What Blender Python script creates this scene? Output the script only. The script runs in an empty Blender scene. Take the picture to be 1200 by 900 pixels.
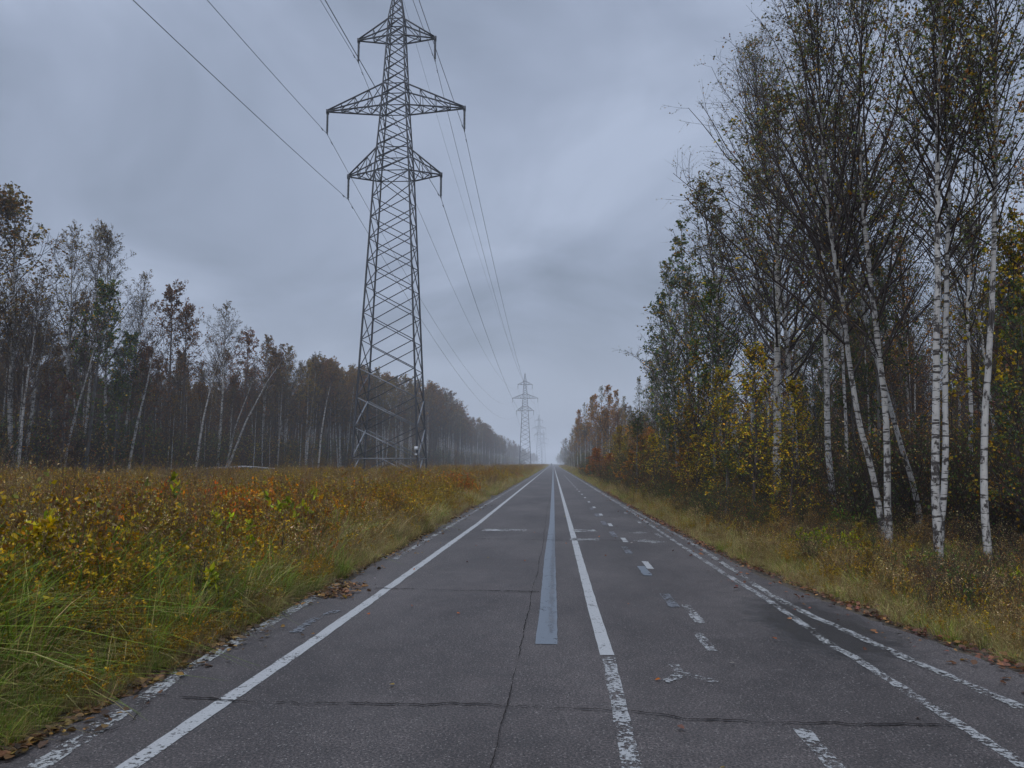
import bpy, math, random
import numpy as np
from math import radians as rad_

SC = bpy.context.scene
COL = SC.collection
PI = math.pi

# ------------------------------------------------------------------ camera
EYE = 1.6
YAW, PITCH, ROLL = 3.05, 5.9, 0.0
F_PX = 900.0
cd = bpy.data.cameras.new('camera')
cam = bpy.data.objects.new('camera', cd)
COL.objects.link(cam)
cam.location = (0, 0, EYE)
cam.rotation_euler = (rad_(90 + PITCH), rad_(ROLL), rad_(YAW))
cd.sensor_width = 36.0
cd.lens = F_PX / 1200 * 36
cd.clip_start = 0.05
cd.clip_end = 12000
SC.camera = cam

_cy, _sy, _cp, _sp = math.cos(rad_(YAW)), math.sin(rad_(YAW)), math.cos(rad_(PITCH)), math.sin(rad_(PITCH))
def ray(px, py):
    u, v = (px - 600) / F_PX, (450 - py) / F_PX
    fwd, up = _cp - v * _sp, _sp + v * _cp          # along heading, vertical
    return np.array([-_sy * fwd + _cy * u, _cy * fwd + _sy * u, up])
def at_y(px, py, Y):                                 # survey point on the vertical plane Y metres ahead
    d = ray(px, py); t = Y / d[1]
    return np.array([d[0] * t, Y, EYE + d[2] * t])
def on_ground(px, py, z=0.0):
    d = ray(px, py); t = (z - EYE) / d[2]
    return np.array([d[0] * t, d[1] * t])

# ------------------------------------------------------------------ helpers
def tag(o, label=None, cat=None, group=None, kind=None):
    if label: o['label'] = label
    if cat: o['category'] = cat
    if group: o['group'] = group
    if kind: o['kind'] = kind
    return o

def link(name, data, parent=None, loc=None):
    o = bpy.data.objects.new(name, data); COL.objects.link(o)
    if parent is not None: o.parent = parent
    if loc is not None: o.location = [float(c) for c in loc]
    return o

def empty(name, loc, rz=0):
    o = bpy.data.objects.new(name, None); COL.objects.link(o)
    o.location = [float(c) for c in loc]; o.rotation_euler = (0, 0, rz); o.empty_display_size = .3
    return o

class Geo:
    """collects quads with a colour and a radius per vertex"""
    def __init__(s): s.V, s.F, s.C, s.R, s.M, s.n = [], [], [], [], [], 0
    def add(s, V, F, C=(.5, .5, .5), R=1.0, m=0):
        V = np.asarray(V, float).reshape(-1, 3); F = np.asarray(F, int).reshape(-1, 4)
        s.V.append(V); s.F.append(F + s.n)
        C = np.asarray(C, float); s.C.append(np.broadcast_to(C, (len(V), 3)).copy())
        s.R.append(np.broadcast_to(np.asarray(R, float), (len(V),)).copy())
        s.M.append(np.full(len(F), m)); s.n += len(V)
        return s
    def join(s, o, m=0):
        if o.n: s.add(*o.flat()[:2], o.flat()[2], o.flat()[3], m)
        return s
    def flat(s): return np.concatenate(s.V), np.concatenate(s.F), np.concatenate(s.C), np.concatenate(s.R)
    def mesh(s, name, mats, smooth=False):
        V, F, C, R = s.flat(); M = np.concatenate(s.M)
        me = bpy.data.meshes.new(name)
        me.vertices.add(len(V)); me.vertices.foreach_set('co', V.astype(np.float32).ravel())
        me.loops.add(4 * len(F)); me.loops.foreach_set('vertex_index', F.astype(np.int32).ravel())
        me.polygons.add(len(F))
        me.polygons.foreach_set('loop_start', np.arange(0, 4 * len(F), 4, dtype=np.int32))
        me.polygons.foreach_set('loop_total', np.full(len(F), 4, dtype=np.int32))
        me.polygons.foreach_set('material_index', M.astype(np.int32))
        if smooth: me.polygons.foreach_set('use_smooth', np.ones(len(F), dtype=bool))
        for m in (mats if isinstance(mats, (list, tuple)) else [mats]): me.materials.append(m)
        me.update(calc_edges=True)
        a = me.attributes.new('Col', 'FLOAT_COLOR', 'POINT')
        a.data.foreach_set('color', np.concatenate([C, np.ones((len(C), 1))], 1).astype(np.float32).ravel())
        a = me.attributes.new('rad', 'FLOAT', 'POINT'); a.data.foreach_set('value', R.astype(np.float32))
        return me

def nrm(v): return v / np.maximum(np.linalg.norm(v, axis=-1, keepdims=True), 1e-9)

def tubes(P, R, s=3, C=(.5, .5, .5), geo=None, cap=False, m=0):
    """P (N,k,3) centre lines, R (N,k) radii -> quads"""
    P = np.asarray(P, float); R = np.asarray(R, float)
    if P.ndim == 2: P = P[None]; R = R[None] if R.ndim == 1 else R
    N, k, _ = P.shape
    R = np.broadcast_to(R, (N, k))
    T = nrm(np.gradient(P, axis=1))
    ref = np.where(np.abs(T[:, :1, 2:3]) > .9, np.array([1., .13, 0]), np.array([.07, .05, 1.])) * np.ones((N, k, 1))
    A = nrm(np.cross(T, ref)); B = np.cross(T, A)
    th = np.arange(s) / s * 2 * PI + (PI / 4 if s == 4 else 0)
    V = P[:, :, None] + R[:, :, None, None] * (np.cos(th)[None, None, :, None] * A[:, :, None] + np.sin(th)[None, None, :, None] * B[:, :, None])
    idx = np.arange(N * k * s).reshape(N, k, s); nx = np.roll(idx, -1, 2)
    F = np.stack([idx[:, :-1], nx[:, :-1], nx[:, 1:], idx[:, 1:]], -1).reshape(-1, 4)
    C = np.asarray(C, float)
    if C.ndim == 2: C = np.repeat(C, k * s, 0)
    geo = geo or Geo()
    geo.add(V.reshape(-1, 3), F, C, np.repeat(R.ravel(), s), m)
    if cap and s == 4:
        caps = np.concatenate([idx[:, 0, ::-1], idx[:, -1]])
        geo.F[-1] = np.concatenate([geo.F[-1], caps + geo.n - N * k * s]); geo.M[-1] = np.full(len(geo.F[-1]), m)
    return geo

def grow(rng, S, D, L, k, up=0.0, noise=.12):
    N = len(S); P = np.zeros((N, k, 3)); P[:, 0] = S; d = nrm(D); st = (L / (k - 1))[:, None]
    for i in range(1, k):
        d = nrm(d + np.array([0, 0, 1.]) * (np.asarray(up).reshape(-1, 1) if np.ndim(up) else up) / (k - 1) + rng.normal(0, noise, (N, 3)))
        P[:, i] = P[:, i - 1] + d * st
    return P

def sample(P, t):
    N, k, _ = P.shape; x = t * (k - 1); i = np.minimum(x.astype(int), k - 2); f = (x - i)[:, None]
    a = P[np.arange(N), i]; b = P[np.arange(N), i + 1]
    return a * (1 - f) + b * f, nrm(b - a)

def offspring(rng, P, Rb, L, m, tmin, spread, lenf, k, up, noise, rmin, tmax=1.0, rf=.55):
    """m children for each polyline of P"""
    N = len(P); Pr = np.repeat(P, m, 0); t = rng.uniform(tmin, tmax, N * m)
    S, T = sample(Pr, t)
    perp = nrm(np.cross(T, rng.normal(size=(N * m, 3))))
    ang = rng.normal(spread, .15, N * m)[:, None]
    D = T * np.cos(ang) + perp * np.sin(ang)
    Lc = np.repeat(L, m) * lenf * (1.05 - .6 * t) * rng.uniform(.6, 1.25, N * m)
    Q = grow(rng, S, D, Lc, k, up, noise)
    R0 = np.maximum(np.repeat(Rb, m) * rf * (1 - .6 * t), rmin)
    Rk = R0[:, None] * np.linspace(1, .35, k)[None]
    return Q, np.maximum(Rk, rmin * .6), Lc, R0

def leaves(rng, P, D, size, C, geo=None, w=.38, big=False, m=0):
    N = len(P); D = nrm(D); n = nrm(np.cross(D, rng.normal(size=(N, 3)))); sd = np.cross(D, n)
    s = np.broadcast_to(size, (N,))[:, None]
    geo = geo or Geo(); C = np.asarray(C)
    if big:
        b = .12
        V = np.stack([P, P + D * .28 * s + sd * w * s + n * b * s, P + D * .68 * s + sd * w * .75 * s + n * b * s, P + D * s - n * .08 * s,
                      P + D * .68 * s - sd * w * .75 * s + n * b * s, P + D * .28 * s - sd * w * s + n * b * s], 1).reshape(-1, 3)
        i = np.arange(N)[:, None] * 6
        F = np.concatenate([i + [0, 1, 2, 3], i + [0, 3, 4, 5]]); q = 6
    else:
        V = np.stack([P, P + D * .42 * s + sd * w * s + n * .12 * s, P + D * s, P + D * .42 * s - sd * w * s + n * .12 * s], 1).reshape(-1, 3)
        F = np.arange(N)[:, None] * 4 + [0, 1, 2, 3]; q = 4
    return geo.add(V, F, np.repeat(C, q, 0) if C.ndim == 2 else C, 1, m)

def pick_cols(rng, N, pal, var=.25):
    """pal: list of (weight, rgb)"""
    w = np.array([p[0] for p in pal], float); c = np.array([p[1] for p in pal])
    i = rng.choice(len(pal), N, p=w / w.sum())
    return c[i] * rng.lognormal(0, var, (N, 1)) * rng.normal(1, .06, (N, 3))

_ng = np.random.default_rng(5).uniform(-1, 1, (64, 64))
def vn(x, y):
    x = np.asarray(x, float); y = np.asarray(y, float)
    i = np.floor(x).astype(int); j = np.floor(y).astype(int); fx = x - i; fy = y - j
    fx = fx * fx * (3 - 2 * fx); fy = fy * fy * (3 - 2 * fy)
    g = lambda a, b: _ng[a % 64, b % 64]
    return (g(i, j) * (1 - fx) + g(i + 1, j) * fx) * (1 - fy) + (g(i, j + 1) * (1 - fx) + g(i + 1, j + 1) * fx) * fy
def fbm(x, y): return .6 * vn(x, y) + .3 * vn(x * 2.1 + 7, y * 2.1) + .15 * vn(x * 4.3, y * 4.3 + 3)

LP = {   # leaf colours of the plants
 'birch': [(3, (.055, .055, .018)), (2, (.05, .065, .02)), (1.6, (.16, .105, .02)), (1, (.10, .05, .02))],
 'yellow': [(3, (.26, .17, .015)), (2, (.12, .11, .015)), (1.5, (.05, .06, .015)), (1, (.20, .095, .012))],
 'green': [(4, (.025, .04, .014)), (2, (.045, .06, .015)), (.8, (.19, .12, .015))],
 'orange': [(3, (.20, .070, .012)), (2, (.13, .045, .012)), (1, (.19, .11, .015))],
 'oak': [(3, (.085, .042, .018)), (2, (.05, .028, .015)), (1, (.11, .06, .02))],
 'rust': [(3, (.07, .035, .022)), (2, (.045, .025, .018)), (1, (.10, .05, .02))],
 'autumn': [(3, (.17, .085, .016)), (2, (.11, .06, .018)), (1.5, (.22, .12, .016)), (1, (.06, .05, .02))],
 'amber': [(3, (.105, .062, .020)), (2, (.075, .055, .020)), (1.5, (.14, .075, .018)), (1, (.05, .045, .02))],
 'olive': [(3, (.07, .055, .022)), (2, (.05, .045, .02)), (1.5, (.10, .06, .02))],
}
# ------------------------------------------------------------------ materials
def new_mat(name):
    m = bpy.data.materials.new(name); m.use_nodes = True
    nt = m.node_tree; b = nt.nodes['Principled BSDF']; return m, nt, b
def N(nt, t, **kw):
    n = nt.nodes.new(t)
    for k, v in kw.items():
        if k in n.bl_rna.properties: setattr(n, k, v)
        else: n.inputs[k].default_value = v
    return n
def ramp(nt, stops, interp='LINEAR'):
    r = nt.nodes.new('ShaderNodeValToRGB'); cr = r.color_ramp; cr.interpolation = interp
    while len(cr.elements) > 1: cr.elements.remove(cr.elements[-1])
    cr.elements[0].position = stops[0][0]; cr.elements[0].color = (*stops[0][1], 1)
    for p, c in stops[1:]:
        e = cr.elements.new(p); e.color = (*c, 1)
    return r
def mixc(nt, fac, a, b, mode='MIX'):
    m = nt.nodes.new('ShaderNodeMix'); m.data_type = 'RGBA'; m.blend_type = mode
    for i, v in ((0, fac), (6, a), (7, b)):
        if isinstance(v, bpy.types.NodeSocket): nt.links.new(v, m.inputs[i])
        else: m.inputs[i].default_value = v if i == 0 else (*v, 1)
    return m.outputs[2]
def noise(nt, scale, detail=4, rough=.6, vec=None, stretch=None):
    tc = nt.nodes.new('ShaderNodeTexCoord'); src = vec or tc.outputs['Object']
    if stretch:
        mp = nt.nodes.new('ShaderNodeMapping'); mp.inputs['Scale'].default_value = stretch
        nt.links.new(src, mp.inputs['Vector']); src = mp.outputs[0]
    n = nt.nodes.new('ShaderNodeTexNoise'); n.inputs['Scale'].default_value = scale
    n.inputs['Detail'].default_value = detail; n.inputs['Roughness'].default_value = rough
    nt.links.new(src, n.inputs['Vector']); return n.outputs['Fac']

def veg_mat(name, rough=.65, transl=0.0, bright=1.0):
    """colour of the plant itself is stored on its vertices; every copy differs a little"""
    m, nt, b = new_mat(name)
    a = N(nt, 'ShaderNodeAttribute', attribute_name='Col')
    oi = nt.nodes.new('ShaderNodeObjectInfo')
    hs = nt.nodes.new('ShaderNodeHueSaturation'); hs.inputs['Saturation'].default_value = 1.18
    mr = N(nt, 'ShaderNodeMapRange'); mr.inputs[3].default_value = .75 * bright; mr.inputs[4].default_value = 1.3 * bright
    nt.links.new(oi.outputs['Random'], mr.inputs[0]); nt.links.new(mr.outputs[0], hs.inputs['Value'])
    mh = N(nt, 'ShaderNodeMath', operation='MULTIPLY_ADD'); mh.inputs[1].default_value = .03; mh.inputs[2].default_value = .485
    m7 = N(nt, 'ShaderNodeMath', operation='MULTIPLY'); m7.inputs[1].default_value = 7.31
    m8 = N(nt, 'ShaderNodeMath', operation='FRACT')
    nt.links.new(oi.outputs['Random'], m7.inputs[0]); nt.links.new(m7.outputs[0], m8.inputs[0]); nt.links.new(m8.outputs[0], mh.inputs[0])
    nt.links.new(mh.outputs[0], hs.inputs['Hue']); nt.links.new(a.outputs['Color'], hs.inputs['Color'])
    nt.links.new(hs.outputs[0], b.inputs['Base Color'])
    b.inputs['Roughness'].default_value = rough; b.inputs['Specular IOR Level'].default_value = .25
    if transl:
        t = nt.nodes.new('ShaderNodeBsdfTranslucent'); nt.links.new(hs.outputs[0], t.inputs[0])
        mx = nt.nodes.new('ShaderNodeMixShader'); mx.inputs[0].default_value = transl
        nt.links.new(b.outputs[0], mx.inputs[1]); nt.links.new(t.outputs[0], mx.inputs[2])
        nt.links.new(mx.outputs[0], nt.nodes['Material Output'].inputs[0])
    return m

for k_ in LP: LP[k_] = [(w_, tuple(v * 1.7 for v in c_)) for w_, c_ in LP[k_]]
M_LEAF = veg_mat('leaf', .55, .3)
M_STEM = veg_mat('twig', .8)
M_GRASS = veg_mat('grass_blade', .7, .25)

def birch_mat(name, white=(.42, .405, .385), lo=.012, hi=.03):
    m, nt, b = new_mat(name)
    n1 = noise(nt, 1, 3, .6, stretch=(3.2, 3.2, 17))           # short dark lenticels lying across the stem
    r1 = ramp(nt, [(0, (0, 0, 0)), (.56, (0, 0, 0)), (.61, (1, 1, 1))]); nt.links.new(n1, r1.inputs[0])
    n2 = noise(nt, 3.2, 6, .75, stretch=(1.6, 1.6, 1))            # large dark scars
    tz = nt.nodes.new('ShaderNodeTexCoord'); sz = nt.nodes.new('ShaderNodeSeparateXYZ'); nt.links.new(tz.outputs['Object'], sz.inputs[0])
    mz = N(nt, 'ShaderNodeMapRange'); mz.inputs[1].default_value = 0; mz.inputs[2].default_value = 1.1; mz.inputs[3].default_value = .11; mz.inputs[4].default_value = 0; nt.links.new(sz.outputs[2], mz.inputs[0])
    az_ = N(nt, 'ShaderNodeMath', operation='ADD'); nt.links.new(n2, az_.inputs[0]); nt.links.new(mz.outputs[0], az_.inputs[1]); n2 = az_.outputs[0]
    r2 = ramp(nt, [(0, (0, 0, 0)), (.53, (0, 0, 0)), (.58, (1, 1, 1))]); nt.links.new(n2, r2.inputs[0])
    n3 = noise(nt, 6, 4)
    r3 = ramp(nt, [(.3, tuple(c * .72 for c in white)), (.7, white)]); nt.links.new(n3, r3.inputs[0])
    dark = (.035, .028, .025)
    c = mixc(nt, r1.outputs[0], r3.outputs[0], dark); c = mixc(nt, r2.outputs[0], c, dark)
    at = N(nt, 'ShaderNodeAttribute', attribute_name='rad')
    mr = N(nt, 'ShaderNodeMapRange'); mr.inputs[1].default_value = lo; mr.inputs[2].default_value = hi
    nt.links.new(at.outputs['Fac'], mr.inputs[0])
    c = mixc(nt, mr.outputs[0], (.055, .035, .032), c)
    nt.links.new(c, b.inputs['Base Color']); b.inputs['Roughness'].default_value = .75
    bp = N(nt, 'ShaderNodeBump', Strength=.5, Distance=.02); nt.links.new(r2.outputs[0], bp.inputs['Height'])
    bp.invert = True; nt.links.new(bp.outputs[0], b.inputs['Normal'])
    return m
M_BIRCH = birch_mat('birch_bark')
M_BIRCH_THIN = birch_mat('thin_birch_bark', (.40, .385, .36), .006, .016)
def bark_mat(name, a, c):
    m, nt, b = new_mat(name); n = noise(nt, 5, 6, .7, stretch=(3, 3, .6)); r = ramp(nt, [(.3, a), (.7, c)])
    nt.links.new(n, r.inputs[0]); nt.links.new(r.outputs[0], b.inputs['Base Color']); b.inputs['Roughness'].default_value = .9
    bp = N(nt, 'ShaderNodeBump', Strength=.6, Distance=.03); nt.links.new(n, bp.inputs['Height']); nt.links.new(bp.outputs[0], b.inputs['Normal'])
    return m
M_BARK = bark_mat('grey_bark', (.05, .045, .042), (.16, .15, .14))
M_BROWN = bark_mat('brown_bark', (.03, .022, .018), (.09, .068, .055))

def metal_mat(name, a, c, rough=.5, metal=.6):
    m, nt, b = new_mat(name); n = noise(nt, 1.3, 5, .7); r = ramp(nt, [(.35, a), (.65, c)])
    nt.links.new(n, r.inputs[0]); nt.links.new(r.outputs[0], b.inputs['Base Color'])
    b.inputs['Roughness'].default_value = rough; b.inputs['Metallic'].default_value = metal
    return m
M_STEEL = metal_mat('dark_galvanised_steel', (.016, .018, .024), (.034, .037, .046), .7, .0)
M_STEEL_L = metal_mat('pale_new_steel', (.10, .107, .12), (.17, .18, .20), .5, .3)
M_WIRE = metal_mat('conductor_aluminium', (.035, .036, .04), (.06, .06, .068), .6, .3)
M_GLASS = metal_mat('insulator_glass', (.03, .035, .045), (.06, .07, .08), .25, .0)
M_PLATE = metal_mat('white_plate', (.30, .31, .33), (.38, .39, .41), .5, 0)
M_CONC = bark_mat('footing_concrete', (.22, .21, .20), (.34, .33, .31))

def asphalt_nodes(nt, b):
    tc = nt.nodes.new('ShaderNodeTexCoord'); O = tc.outputs['Object']
    fine = noise(nt, 62, 4, .8); grain = noise(nt, 320, 2, .6)
    vo = nt.nodes.new('ShaderNodeTexVoronoi'); vo.inputs['Scale'].default_value = 130; nt.links.new(O, vo.inputs['Vector'])
    big = noise(nt, .55, 5, .6, stretch=(1, .45, 1)); mid = noise(nt, 4.2, 5, .65)
    r = ramp(nt, [(.33, (.026, .0215, .0203)), (.68, (.058, .0495, .0468))]); nt.links.new(big, r.inputs[0])
    r2 = ramp(nt, [(.3, (.72, .72, .72)), (.7, (1.25, 1.25, 1.27))]); nt.links.new(mid, r2.inputs[0])
    c = mixc(nt, 1.0, r.outputs[0], r2.outputs[0], 'MULTIPLY')
    r3 = ramp(nt, [(.36, (.25, .25, .25)), (.5, (.9, .9, .9)), (.62, (2.3, 2.2, 2.1))]); nt.links.new(fine, r3.inputs[0])
    c = mixc(nt, 1.0, c, r3.outputs[0], 'MULTIPLY')
    r4 = ramp(nt, [(0, (1, 1, 1)), (.09, (1, 1, 1)), (.12, (0, 0, 0))]);
    vr = ramp(nt, [(0, (0, 0, 0)), (.86, (0, 0, 0)), (.9, (1, 1, 1))]); nt.links.new(vo.outputs['Color'], vr.inputs[0])
    c = mixc(nt, vr.outputs[0], c, (.15, .135, .125))            # pale stone chips
    # damp patch beside the verge
    sx = nt.nodes.new('ShaderNodeMapping'); sx.inputs['Location'].default_value = (-2.62 / .55, -8.0 / 1.5, 0); sx.inputs['Scale'].default_value = (1 / .55, 1 / 1.5, 0)
    nt.links.new(O, sx.inputs['Vector'])
    ln = N(nt, 'ShaderNodeVectorMath', operation='LENGTH'); nt.links.new(sx.outputs[0], ln.inputs[0])
    add = N(nt, 'ShaderNodeMath', operation='MULTIPLY_ADD'); add.inputs[1].default_value = .9; nt.links.new(mid, add.inputs[0]); nt.links.new(ln.outputs['Value'], add.inputs[2])
    wr = ramp(nt, [(0, (.8, .8, .8)), (.7, (.7, .7, .7)), (1.0, (0, 0, 0))])
    sc = N(nt, 'ShaderNodeMath', operation='MULTIPLY'); sc.inputs[1].default_value = .60; nt.links.new(add.outputs[0], sc.inputs[0]); nt.links.new(sc.outputs[0], wr.inputs[0])
    c = mixc(nt, wr.outputs[0], c, (.012, .0115, .0115))
    nt.links.new(c, b.inputs['Base Color'])
    rr = N(nt, 'ShaderNodeMapRange'); rr.inputs[3].default_value = .58; rr.inputs[4].default_value = .8; nt.links.new(mid, rr.inputs[0])
    rm = nt.nodes.new('ShaderNodeMix'); rm.data_type = 'FLOAT'
    nt.links.new(wr.outputs[0], rm.inputs[0]); nt.links.new(rr.outputs[0], rm.inputs[2]); rm.inputs[3].default_value = .24
    nt.links.new(rm.outputs[0], b.inputs['Roughness'])
    b.inputs['Specular IOR Level'].default_value = .28
    bp = N(nt, 'ShaderNodeBump', Strength=.8, Distance=.008); nt.links.new(fine, bp.inputs['Height']); nt.links.new(bp.outputs[0], b.inputs['Normal'])
M_ASPH, nt_, b_ = new_mat('worn_asphalt'); asphalt_nodes(nt_, b_)

def paint_mat(name, col, wear, rough=.55, scale=26, grime=.5):
    """paint film with holes worn through to the asphalt"""
    m, nt, b = new_mat(name)
    n = noise(nt, scale, 7, .72); g = noise(nt, 2.4, 4, .6)
    ad = N(nt, 'ShaderNodeMath', operation='MULTIPLY_ADD'); ad.inputs[1].default_value = .55; nt.links.new(g, ad.inputs[0]); nt.links.new(n, ad.inputs[2])
    t = .775 - .36 * (wear - .5)
    r = ramp(nt, [(0, (1, 1, 1)), (max(t - .02, 0), (1, 1, 1)), (min(t + .02, 1), (0, 0, 0))]); nt.links.new(ad.outputs[0], r.inputs[0])
    gr = ramp(nt, [(.3, tuple(c * (1 - grime * .5) for c in col)), (.7, col)]); nt.links.new(noise(nt, 60, 4), gr.inputs[0])
    nt.links.new(gr.outputs[0], b.inputs['Base Color']); b.inputs['Roughness'].default_value = rough
    tr = nt.nodes.new('ShaderNodeBsdfTransparent'); mx = nt.nodes.new('ShaderNodeMixShader')
    nt.links.new(r.outputs[0], mx.inputs[0]); nt.links.new(tr.outputs[0], mx.inputs[1]); nt.links.new(b.outputs[0], mx.inputs[2])
    nt.links.new(mx.outputs[0], nt.nodes['Material Output'].inputs[0])
    return m
M_PAINT = paint_mat('white_paint', (.265, .265, .26), .16)
M_PAINT_W = paint_mat('worn_white_paint', (.24, .24, .235), .5)
M_PAINT_VW = paint_mat('very_worn_paint', (.25, .25, .24), .56)
M_GREY_P = paint_mat('grey_cover_paint', (.085, .10, .118), .1, .5, 14)
M_GREY_PW = paint_mat('worn_grey_cover_paint', (.085, .09, .10), .46, .5, 20)
M_CRACK, nt_, b_ = new_mat('crack_void'); b_.inputs['Base Color'].default_value = (.022, .019, .018, 1); b_.inputs['Roughness'].default_value = 1
b_.inputs['Specular IOR Level'].default_value = 0

M_SOIL, nt_, b_ = new_mat('litter_soil')
n_ = noise(nt_, 7, 8, .75); r_ = ramp(nt_, [(.3, (.018, .014, .010)), (.5, (.045, .033, .020)), (.72, (.085, .060, .032))])
nt_.links.new(n_, r_.inputs[0]); nt_.links.new(r_.outputs[0], b_.inputs['Base Color']); b_.inputs['Roughness'].default_value = .95
bp_ = N(nt_, 'ShaderNodeBump', Strength=.8, Distance=.05); nt_.links.new(n_, bp_.inputs['Height']); nt_.links.new(bp_.outputs[0], b_.inputs['Normal'])

# ------------------------------------------------------------------ ground, road
def road_left(y): return np.interp(y, [0, 4, 6.4, 9.5, 10.2, 12, 20, 60, 2000], [-3.12, -3.02, -2.88, -2.92, -2.80, -2.84, -2.86, -2.8, -2.8])
def road_right(y): return np.interp(y, [0, 4, 6.2, 8, 10.5, 14, 20, 40, 2000], [3.9, 3.75, 3.62, 3.3, 3.02, 2.86, 2.80, 2.8, 2.8])
def gz(x, y):
    x = np.asarray(x, float); y = np.asarray(y, float)
    d = np.maximum(np.maximum(-2.6 - x, x - 2.6), 0)
    f = np.clip((d - .9) / 6, 0, 1)
    return -.035 + np.clip(d / .8, 0, 1) * .0 + f * (.22 * fbm(x * .12, y * .12)) + np.clip((x - 3.9) / 3, 0, 1) * -.12 * np.exp(-np.clip(y, 0, 1e4) / 80)

def sheet(name, xs, ys, zf, mat, kind='structure'):
    X, Y = np.meshgrid(xs, ys); Z = zf(X, Y); V = np.stack([X, Y, Z], -1).reshape(-1, 3)
    i = np.arange(len(ys) * len(xs)).reshape(len(ys), len(xs))
    F = np.stack([i[:-1, :-1], i[:-1, 1:], i[1:, 1:], i[1:, :-1]], -1).reshape(-1, 4)
    o = link(name, Geo().add(V, F).mesh(name, mat, True)); o['kind'] = kind; return o
h = np.concatenate([np.arange(0, 3, .6), np.geomspace(3, 3000, 60)])
xs = np.unique(np.concatenate([-h, h])); 
ys = np.unique(np.concatenate([np.arange(-300, 0, 20), np.arange(0, 40, .7), np.geomspace(40, 3000, 60)]))
sheet('ground', xs, ys, gz, M_SOIL)

rngR = np.random.default_rng(11)
ry = np.unique(np.concatenate([np.arange(-30, 40, .12), np.geomspace(40, 2600, 160)]))
jl = rngR.normal(0, .018, len(ry)) + .05 * vn(ry * .9, ry * 0 + 3); jr = rngR.normal(0, .018, len(ry)) + .05 * vn(ry * .8, ry * 0 + 9)
xl, xr = road_left(ry) + jl, road_right(ry) + jr
cols = 7
V = np.stack([np.stack([xl * (1 - t) + xr * t, ry, np.zeros_like(ry)], -1) for t in np.linspace(0, 1, cols)], 1)
i_ = np.arange(len(ry) * cols).reshape(len(ry), cols)
g = Geo().add(V.reshape(-1, 3), np.stack([i_[:-1, :-1], i_[:-1, 1:], i_[1:, 1:], i_[1:, :-1]], -1))
for X, sgn in ((xl, -1), (xr, 1)):                              # broken edge falling to the verge
    V = np.stack([np.stack([X, ry, 0 * ry], -1), np.stack([X + sgn * .05, ry, 0 * ry - .07], -1)], 1).reshape(-1, 3)
    j_ = np.arange(len(ry) - 1)[:, None] * 2
    g.add(V, j_ + ([0, 1, 3, 2] if sgn > 0 else [2, 3, 1, 0]))
road = link('road', g.mesh('road', M_ASPH)); road['kind'] = 'structure'

def ribbon(name, cl, w, mat, z=.004, step=None, jit=0.0, label=None):
    """painted line on the ground along centre line cl [(x, y)...], widths w across the road"""
    cl = np.array(cl, float); w = np.broadcast_to(np.asarray(w, float), (len(cl),))
    if step:
        n = np.unique(np.concatenate([np.arange(cl[0, 1], min(cl[-1, 1], 60), step), np.geomspace(max(cl[0, 1], 60), cl[-1, 1], 40)])) if cl[-1, 1] > 60 else np.arange(cl[0, 1], cl[-1, 1], step)
        cx = np.interp(n, cl[:, 1], cl[:, 0]); w = np.interp(n, cl[:, 1], w); cl = np.stack([cx, n], -1)
    rj = np.random.default_rng(len(cl) + 3)
    a = cl[:, 0] - w / 2 + rj.normal(0, jit, len(cl)); c = cl[:, 0] + w / 2 + rj.normal(0, jit, len(cl))
    V = np.stack([np.stack([a, cl[:, 1], 0 * a + z], -1), np.stack([c, cl[:, 1], 0 * a + z], -1)], 1).reshape(-1, 3)
    F = np.arange(len(cl) - 1)[:, None] * 2 + [0, 1, 3, 2]
    o = link(name, Geo().add(V, F).mesh(name, mat)); o['kind'] = 'structure'; return o
G = on_ground
def line_px(pts, far=None):
    p = sorted([tuple(G(*q)) for q in pts], key=lambda q: q[1])
    if p[0][1] > 3.9 and p[0][1] < 4.6:                         # run on towards the viewer
        (x0, y0), (x1, y1) = p[0], p[1]; p.insert(0, (x0 - (x1 - x0) / (y1 - y0) * (y0 + 4), -4))
    if far: p.append((p[-1][0] if far is True else far, 1800))
    return p
ribbon('road_marking', line_px([(150, 899), (367, 752), (500, 657), (560, 614)], -2.1), .12, M_PAINT, step=.15, jit=.004)
ribbon('road_marking', line_px([(45, 899), (211, 790), (330, 722), (400, 683)]), .13, M_PAINT_VW, step=.1, jit=.008)
ribbon('road_marking', [(-2.66, 13), (-2.6, 40), (-2.58, 200)], .10, M_PAINT_VW, step=.3, jit=.01)
cl_old = line_px([(739.7, 899), (726, 830), (713, 770)])
ribbon('road_marking', cl_old, .105, M_PAINT_W, step=.1, jit=.003)
ribbon('road_marking', line_px([(711.5, 768), (697, 720), (680, 658), (664, 600)], .5), .118, M_PAINT, step=.2, jit=.002)
ribbon('road_marking', line_px([(1199, 897), (1000, 770), (975, 757)]), .085, M_PAINT_W, step=.1, jit=.006)
ribbon('road_marking', line_px([(950, 738), (898, 702), (850, 673), (790, 634), (740, 600)], 2.5), .085, M_PAINT_W, z=.005, step=.12, jit=.006)
ribbon('road_marking', line_px([(1199, 831), (1056, 769), (955, 724), (907, 700), (817, 640), (723, 588)], 2.68), .09, M_PAINT_VW, z=.006, step=.12, jit=.01)
ribbon('road_marking', line_px([(1199, 830), (1056, 768), (955, 723), (907, 699)]), .06, M_PAINT_W, z=.009, step=.12, jit=.008)
ribbon('road_marking', [tuple(G(975, 757)), tuple(G(950, 738))], .085, M_PAINT_VW, step=.1, jit=.012)
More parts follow.
